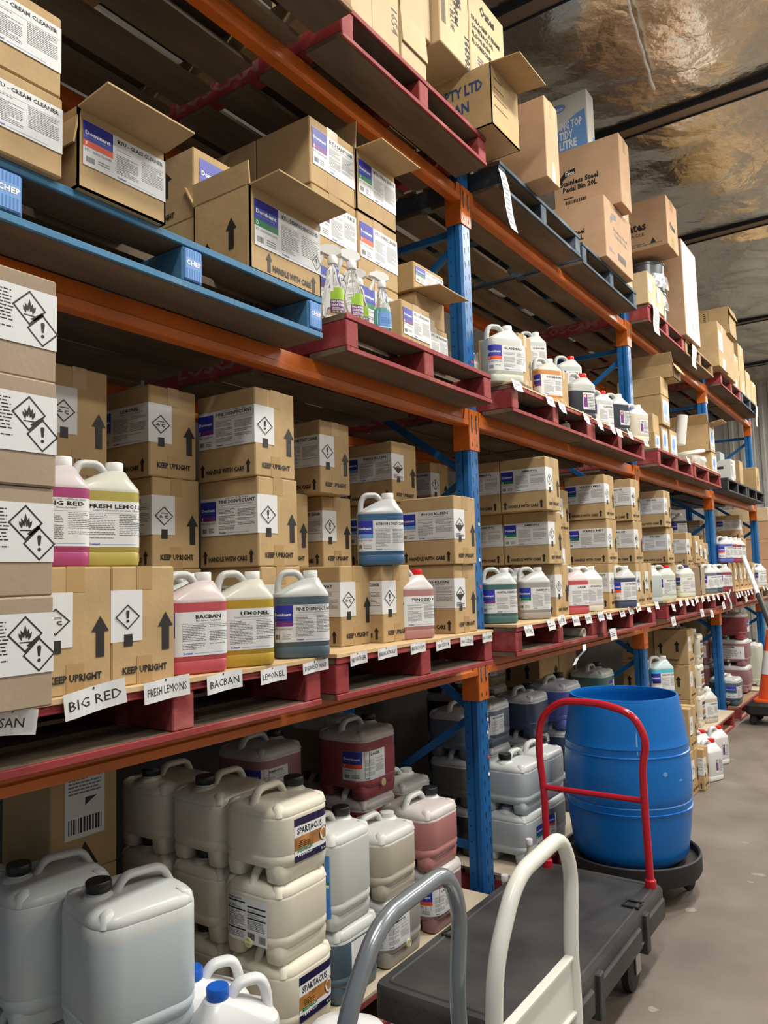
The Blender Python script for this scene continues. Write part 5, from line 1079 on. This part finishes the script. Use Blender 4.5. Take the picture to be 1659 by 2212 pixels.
Cn('can of dark pink liquid with red-striped label, under the pink can', .085, 2.80, F0, 'lq_mauve', LAS, cap=None, bung='R'); Cn('pink can with corrosion diamond sheet', .08, 2.785, F0+P_, 'lq_laser', ('dia', '', '', 'F'))
for i in range(3): Cn(['dark red can at the bottom behind the beige can', 'dark red can in the middle, shadowed behind the beige can', 'dark red can with red-striped label, high in the shadow'][i], -.24, 2.77, F0+P_*i, 'lq_red', LAS if i == 2 else None, w=.29 if i == 2 else CW, h=.30 if i == 2 else .25, bung='R' if i == 2 else None)
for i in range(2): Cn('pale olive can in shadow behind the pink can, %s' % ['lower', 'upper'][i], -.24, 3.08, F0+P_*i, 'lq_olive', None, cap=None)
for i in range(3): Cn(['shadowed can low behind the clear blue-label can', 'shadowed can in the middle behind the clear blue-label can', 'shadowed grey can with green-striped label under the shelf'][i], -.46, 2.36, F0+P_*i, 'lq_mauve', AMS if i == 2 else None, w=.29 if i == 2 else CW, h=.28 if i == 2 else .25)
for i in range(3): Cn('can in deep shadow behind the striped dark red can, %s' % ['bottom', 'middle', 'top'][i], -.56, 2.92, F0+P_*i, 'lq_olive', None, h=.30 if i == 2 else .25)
# second bay floor
def upto(n, label, X, Y, liquids, specs, **kw):
    for i in range(n): Cn('%s, %s' % (label, {1: ['single'], 2: ['lower', 'upper'], 3: ['bottom', 'middle', 'top']}[n][i]), X, Y, F0+P_*i, liquids[i], specs[i], **{**kw, 'cap': 'cap_black' if i == n-1 else None})
upto(2, 'pale blue-white can behind the red handle', .10, 3.68, ['lq_ice', 'lq_ice'], [('sq', 'DISINFECTANT', 'green', 'R'), None], hdeg=-90, caps=(0, -.28))
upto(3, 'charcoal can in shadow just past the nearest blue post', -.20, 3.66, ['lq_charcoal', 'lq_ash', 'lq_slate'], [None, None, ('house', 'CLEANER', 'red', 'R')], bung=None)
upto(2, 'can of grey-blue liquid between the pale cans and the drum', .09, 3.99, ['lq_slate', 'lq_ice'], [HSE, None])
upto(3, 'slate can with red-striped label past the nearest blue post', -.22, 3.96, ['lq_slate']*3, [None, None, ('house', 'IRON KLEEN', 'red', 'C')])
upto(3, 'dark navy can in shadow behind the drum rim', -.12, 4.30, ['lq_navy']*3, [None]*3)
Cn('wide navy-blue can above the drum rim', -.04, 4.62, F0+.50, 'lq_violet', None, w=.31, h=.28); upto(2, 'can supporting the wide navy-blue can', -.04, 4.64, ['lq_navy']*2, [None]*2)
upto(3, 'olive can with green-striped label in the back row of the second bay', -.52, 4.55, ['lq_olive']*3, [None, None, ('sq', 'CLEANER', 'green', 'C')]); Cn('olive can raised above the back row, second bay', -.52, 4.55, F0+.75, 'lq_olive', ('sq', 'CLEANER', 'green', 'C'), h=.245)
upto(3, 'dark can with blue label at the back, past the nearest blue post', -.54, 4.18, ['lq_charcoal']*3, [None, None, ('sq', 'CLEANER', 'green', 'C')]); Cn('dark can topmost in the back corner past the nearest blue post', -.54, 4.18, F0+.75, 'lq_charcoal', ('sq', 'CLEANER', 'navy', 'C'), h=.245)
upto(2, 'white can just hidden by the drum rim', .05, 4.95, ['lq_ice']*2, [None]*2)
for i in range(3):
    for j in range(2): carton('shadowed carton with arrows at the back of the second bay, ' + ['bottom', 'middle', 'top'][i] + [' left', ' right'][j], (-.42, 5.10+.36*j, F0+.312*i), (.3, .345, .31), 'tan', 'arrows', group='cartons at floor level', tape=False)
Cn('dark green-labelled can behind the second blue post', -.12, 5.55, F0+.50, 'lq_teal', ('sq', 'CLEANER', 'green', 'R')); upto(2, 'can under the green-labelled can by the second blue post', -.12, 5.56, ['lq_teal']*2, [None]*2)
bottle('bottle of bright aqua liquid above the drum', (.0, at(1427, .0, F0+.445), F0+.441), 50, 'lq_aqua', ('house', 'WINDOW CLEANER', '', 'navy'), group=SW, scale=1.15); K('carton carrying the bright aqua bottle', 1452, .12, F0, LEM, size=(.26, .26, .44), group='cartons at floor level', lab='plain')
# third bay floor
GF = 'cartons at floor level'
for i, n in enumerate(('bottom', 'middle', 'top')): carton('carton with twin arrows right of the drum, %s of the stack' % n, (.06, at(1487+4*(2-i), .06, F0+.31*i+.1), F0+.312*i), (.30, .22, .31), 'tan', 'arrows', 'plain', BATH, group=GF)
for i, n in enumerate(('bottom', 'middle', 'top')): carton('shadowed carton with arrows left of the twin-arrow stack, %s' % n, (-.245, at(1487, .06, F0+.7)+.02, F0+.312*i), (.30, .22, .31), 'tan', 'arrows', group=GF, tape=False)
for i, n in enumerate(('bottom', 'middle', 'top')):
    Cn('small cream can with picture label right of the twin-arrow cartons, %s' % n, .05, 7.66+.03*i, F0+.285*i, 'cream', PIC, plastic='cream', h=.285, w=.20, cap=None if i < 2 else 'cap_white')
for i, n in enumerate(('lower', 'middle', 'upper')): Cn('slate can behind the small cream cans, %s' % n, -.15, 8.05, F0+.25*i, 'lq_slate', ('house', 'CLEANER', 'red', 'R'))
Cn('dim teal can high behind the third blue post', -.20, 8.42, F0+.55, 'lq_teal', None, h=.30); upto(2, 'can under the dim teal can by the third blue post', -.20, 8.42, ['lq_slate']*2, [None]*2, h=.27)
bottle('clear bottle at the board edge beside the small cream cans', (.02, 7.99, F0), 60, 'lq_bone', ('side', 'CLEANER', '', 'purple'), group=SW, scale=1.1); bottle('slate bottle behind the clear bottle by the third blue post', (-.06, 8.30, F0), 60, 'lq_slate', ('side', 'CLEANER', '', 'purple'), group=SW)
K('carton at the aisle floor behind the drum, lower', 1496, .36, .001, FLM, size=(.30, .22, .315), group=GF, lab='plain'); K('carton at the aisle floor behind the drum, upper', 1492, .355, .317, FLM, size=(.30, .22, .30), group=GF, lab='plain'); 
K('small carton on the aisle floor before the red-capped white bottles', 1523, .40, .001, FLM, size=(.20, .16, .30), group=GF)
for j, (x, px) in enumerate(((.22, 1499), (.36, 1519), (.30, 1536))): bottle('white bottle with red cap on the aisle floor, %s from the left' % ['first', 'second', 'third'][j], (x, at(px, x, .001)+.24, .001), 66, 'hdpewhite', ('small', '', '', 'purple'), cap='cap_red', plastic='hdpewhite', group=SW, scale=1.06)
# fourth bay floor
for i, (l, n) in enumerate((('lq_mauve', 'bottom'), ('lq_mauve', 'middle'), ('lq_maroon', 'top'))):
    Cn('dark red can beside the traffic cone, %s of the stack' % n, .06, 9.95, F0+.31*i, l, [None, ('housed', 'SANITISER', 'purple', 'F'), ('sq', 'CLEANER', 'purple', 'R')][i], h=.31, w=.40, bung='F' if i == 1 else None, cap=None); Cn('dim can left of the dark red stack, %s' % n, -.37, 9.95, F0+.31*i, l if i < 2 else 'lq_olive', [('sq', 'CLEANER', 'purple', 'R'), ('housed', 'SANITISER', 'purple', 'F'), ('sq', 'CLEANER', 'purple', 'R')][i], h=.31, w=.34, cap=None)
Cn('blue-grey can standing alone at the pallet front', .12, 9.05, PH+.002, 'lq_bluegrey', ('house', 'CLEANER', 'green', 'C'), h=.29, w=.31, cap=None)
Cn('clear jug-like can with black cap behind the traffic cone', .12, 10.55, F0, 'lq_pale', None, h=.52, w=.26)

# ---- aisle: blue drum on its dolly, trolleys, cone, pole
dr = empty('drum', (.478, 4.13, .175)); tag(dr, 'open blue plastic drum standing on a round black dolly', 'drum')
mb = MB(); prof = []
for k in range(25):
    z = .815*k/24; r = .268+.052*math.sin(math.pi*min(1, max(0, (z+.06)/.93)))
    prof.append((r, z))
out = []
for r, z in prof:
    out.append((r, z))
for zr in (.27, .545): out += [(.268+.052*math.sin(math.pi*(zr+.06)/.93)+d, zr+e) for d, e in ((0, -.004), (.0035, 0), (.0035, .004), (-.002, .007), (-.002, .040), (0, .043))]
out.sort(key=lambda t: t[1])
top = out[-1][0]
ins = [(top-.002, .822), (top-.012, .822), (top-.014, .80)]+[(r-.014, z) for r, z in reversed(prof[2:-1])]+[(.24, .02)]
mb.lathe([(.25, 0)]+out[1:]+ins, 'drum', 72); mb.obj('drum_body', dr, 40)
mb = MB(); d = D()
for (ang, z, w, h) in ((-38, .47, .022, .012), (-20, .43, .026, .005), (-62, .62, .008, .06)):
    pts = []
    for i in range(8):
        a = R(ang)+w/.3*.5*math.cos(i*.785)*(1+.3*math.sin(i*2)); zz = z+h*math.sin(i*.785); rr_ = .268+.052*math.sin(math.pi*(zz+.06)/.93)+.0012
        pts.append((rr_*math.cos(a), rr_*math.sin(a), zz))
    mb.add(pts, [tuple(range(8))], 'lblue')
mb.obj('scuff_marks', dr)
dl = empty('drum_dolly', (.478, 4.13, 0)); tag(dl, 'round black plastic dolly with castors under the blue drum', 'dolly')
mb = MB(); mb.lathe([(.30, .105), (.335, .11), (.345, .13), (.345, .205), (.338, .21), (.330, .205), (.328, .172), (.0, .172)], 'rubber', 56, cap1=False); mb.obj('tray', dl, 40)
def castor(parent, x, y, r=.04, ang=0, h=.105):
    fk = MB(); fk.box(-.022, -.022, h-.012, .022, .022, h, 'rubber', .002); fk.box(-.018, -.020, r*.7, .030, -.016, h-.01, 'rubber', .001); fk.box(-.018, .016, r*.7, .030, .020, h-.01, 'rubber', .001)
    o = fk.obj('castor', parent); o.location = (x, y, 0); o.rotation_euler = (0, 0, ang)
    w = MB(); w.T = Matrix.Translation((.012, 0, r)) @ Matrix.Rotation(R(90), 4, 'X'); w.lathe([(r*.8, -.013), (r, -.009), (r, .009), (r*.8, .013)], 'slot', 20); w.T = None; w.obj('wheel', o, 40)
for k in range(5): castor(dl, .27*math.cos(k*1.2566-.9), .27*math.sin(k*1.2566-.9), ang=k*1.2)
# big black platform trolley with the red handle
tr = empty('platform_trolley', (.215, 2.18, 0)); tag(tr, 'grey-black plastic platform trolley with red tubular handle', 'trolley')
TW, TL, TZ = .605, 1.32, .285
mb = MB()
mb.rings([rr(TW, TL, .03, TZ-.105, TW/2, TL/2), rr(TW, TL, .035, TZ-.03, TW/2, TL/2), rr(TW, TL, .035, TZ-.012, TW/2, TL/2), rr(TW-.012, TL-.012, .032, TZ, TW/2, TL/2), rr(TW-.06, TL-.06, .03, TZ, TW/2, TL/2), rr(TW-.068, TL-.068, .028, TZ+.0045, TW/2, TL/2), rr(TW-.078, TL-.078, .026, TZ+.0045, TW/2, TL/2), rr(TW-.086, TL-.086, .025, TZ+.0005, TW/2, TL/2)], 'deck')
for (x0, y0, x1, y1) in ((TW-.01, .10, TW+.012, .42), (TW-.01, .50, TW+.012, .95), (TW-.01, 1.05, TW+.012, TL-.04)):
    mb.box(x0, y0, TZ-.115, x1, y1, TZ-.035, 'deck', .006)
for y in (.08, .46, 1.0): mb.box(TW-.03, y, TZ-.16, TW+.016, y+.045, TZ-.008, 'deck', .004)
mb.obj('deck', tr, 35)
for (x, y) in ((TW-.055, TL-.30), (.055, .42), (TW-.05, .30)):
    m2 = MB(); m2.tube([(x-.03, y, TZ+.006), (x-.03, y+.06, TZ+.006), (x+.035, y+.06, TZ+.006), (x+.035, y, TZ+.006)], .006, 'deck', 8, closed=True); m2.box(x-.02, y+.012, TZ+.0005, x+.028, y+.05, TZ+.0015, 'slot'); m2.obj('strap_slot', tr, 60)
for (x, y) in ((.07, .16), (TW-.05, .16), (.07, TL-.36), (TW-.045, TL-.36)):
    fk = MB(); fk.box(x-.05, y-.045, TZ-.115, x+.05, y+.045, TZ-.106, 'steel', .002); fk.box(x-.028, y-.012, .06, x-.022, y+.045, TZ-.11, 'steel', .001); fk.box(x+.022, y-.012, .06, x+.028, y+.045, TZ-.11, 'steel', .001); f_ = fk.obj('castor', tr)
    w = MB(); w.T = Matrix.Translation((x, y, .078)) @ Matrix.Rotation(R(90), 4, 'Y'); w.lathe([(.03, -.02), (.060, -.02), (.078, -.014), (.078, .014), (.060, .02), (.03, .02)], 'rubber', 28); w.T = None; w.obj('wheel', f_, 40)
mb = MB(); H = [(.306, .275), (.306, .62), (.286, .80), (.300, .96), (.40, 1.050), (.60, 1.052), (.745, 1.012), (.795, .90), (.770, .80), (.770, .62), (.778, .275)]
mb.tube([(x-.215, 1.268, z) for x, z in [(p.x, p.z) for p in arc([(a, 0, b) for a, b in H], .09, 5)]], .0165, 'redpaint', 14)
hd = mb.obj('handle', tr, 60)
mb = MB(); mb.tube([(.098, 1.268, .645), (.553, 1.268, .645)], .013, 'redpaint', 12); mb.obj('cross_bar', hd, 60)
for x in (.091, .563):
    mb = MB(); mb.lathe([(.024, TZ), (.024, TZ+.03), (.018, TZ+.036)], 'redpaint', 16, (x, 1.268)); mb.obj('socket', hd, 40)
# two hand trolleys whose folding handles stand in front
def hand_trolley(label, X, Y0, Y1, ztop, paint, plate):
    t = empty('hand_trolley', (X, Y0, 0)); tag(t, label, 'trolley'); W = Y1-Y0
    mb = MB(); mb.box(*((-.03, .0, .125, .62, W, .150) if plate else (-.62, .0, .125, .03, W, .150)), paint, .006); mb.obj('deck', t)
    mb = MB(); Pp = arc([(0, .012, .15), (0, .012, ztop-.30), (0, .03, ztop-.16), (0, .15, ztop-.015), (0, W-.05, ztop), (0, W+.012, ztop-.10), (0, W-.016, ztop-.30), (0, W-.006, ztop-.40), (0, W-.006, .15)], .075, 6)
    mb.tube(Pp, .0195, paint, 16); h = mb.obj('handle', t, 60)
    if plate:
        mb = MB(); z0, z1 = ztop-.455, ztop-.315
        mb.box(-.004, .02, z0, .004, W-.015, z1, 'plate', .002) if False else mb.box(-.004, .02, z0, .004, W-.015, z1, paint, .002)
        mb.box(-.012, .018, z1-.006, .012, W-.012, z1+.006, paint, .003); mb.box(-.012, .018, z0-.006, .012, W-.012, z0+.006, paint, .003); mb.obj('cross_plate', h)
    for (x, y) in ((.55, .06), (.55, W-.06), (.03, .06), (.03, W-.06)): castor(t, x if plate else -x, y, .045, 0, .125)
    return t
hand_trolley('hand trolley with grey hammered tube handle, nearest the cans', .86, 1.185, 1.66, .955, 'greypaint', False); hand_trolley('hand trolley with white tube handle and white cross plate', 1.0, 1.545, 2.02, .955, 'whitepaint', True)
mb = MB(); mb.rings([rr(.26, .20, .07, .0), rr(.28, .22, .08, .02), rr(.27, .21, .085, .10), rr(.22, .17, .08, .135), rr(.12, .08, .035, .145)], 'hdpewhite'); o = mb.obj('white_plastic_tub', None, 60); put(o, (.30, 1.93, .151), R(20)); tag(o, 'white plastic tub with rounded top at the bottom edge, between trolleys', 'tub')
# wash bottles between post and trolley
for (px, py, z, n) in ((1143, 1815, .52, 'taller wash bottle with white cap before the pale cans'), (1090, 1893, .40, 'low wash bottle with white cap beside the nearest blue post')):
    c = hit_x(px, py, .135); b = empty('wash_bottle', (c.x, c.y, .003 if z < .45 else .003)); tag(b, n, 'bottle', 'wash bottles'); h = max(.2, c.z-.02)
    mb = MB(); mb.lathe([(.045, 0), (.05, .01), (.05, h*.55), (.042, h*.68), (.020, h*.86), (.014, h*.9), (.014, h)], 'lq_bone', 24); mb.obj('bottle_body', b, 50)
    q = link('cap', cap_mesh(.017, .028, 'cap_white', 12), b); q.location = (0, 0, h-.004)
# traffic cone on a small black dolly, white pole
dl = empty('small_dolly', (.46, 9.05, 0)); tag(dl, 'low black wheeled base under the traffic cone', 'dolly')
mb = MB(); mb.rings([rr(.46, .40, .05, .105), rr(.50, .44, .06, .12), rr(.50, .44, .06, .20), rr(.42, .36, .05, .235)], 'rubber'); mb.obj('base', dl, 40)
for x in (-.19, .19):
    for y in (-.16, .16): castor(dl, x, y, .045, .4, .108)
cn = empty('traffic_cone', (.465, 9.05, .236)); tag(cn, 'orange traffic cone with white reflective band at the right edge', 'traffic cone')
cone_r = lambda z: .155-.125*z/.72
mb = MB(); mb.rings([rr(.36, .36, .04, 0), rr(.36, .36, .04, .022), rr(.30, .30, .04, .026)], 'cone'); mb.lathe([(cone_r(z), z+.02) for z in (0, .2, .4, .6, .72)], 'cone', 32); mb.obj('cone_body', cn, 40)
mb = MB(); mb.lathe([(cone_r(.26)+.003, .28), (cone_r(.50)+.003, .52)], 'white', 32, cap0=False, cap1=False); mb.obj('reflective_band', cn, 40)
pl = empty('white_pole', (0, 0, 0)); tag(pl, 'white pole with black grip leaning by the rack near the cone', 'pole')
a, b, c = hit_x(1606, 1203, .26), hit_x(1647, 1290, .52), hit_x(1662, 1345, .66)
b = a.lerp(c, .62)
mb = MB(); mb.tube([a, b], .022, 'cap_white', 14); mb.obj('shaft', pl, 60)
mb = MB(); mb.tube([b, b.lerp(c, .15), b.lerp(c, .3), c+(c-b)*4.0], .027, 'rubber', 14); mb.obj('grip', pl, 60)
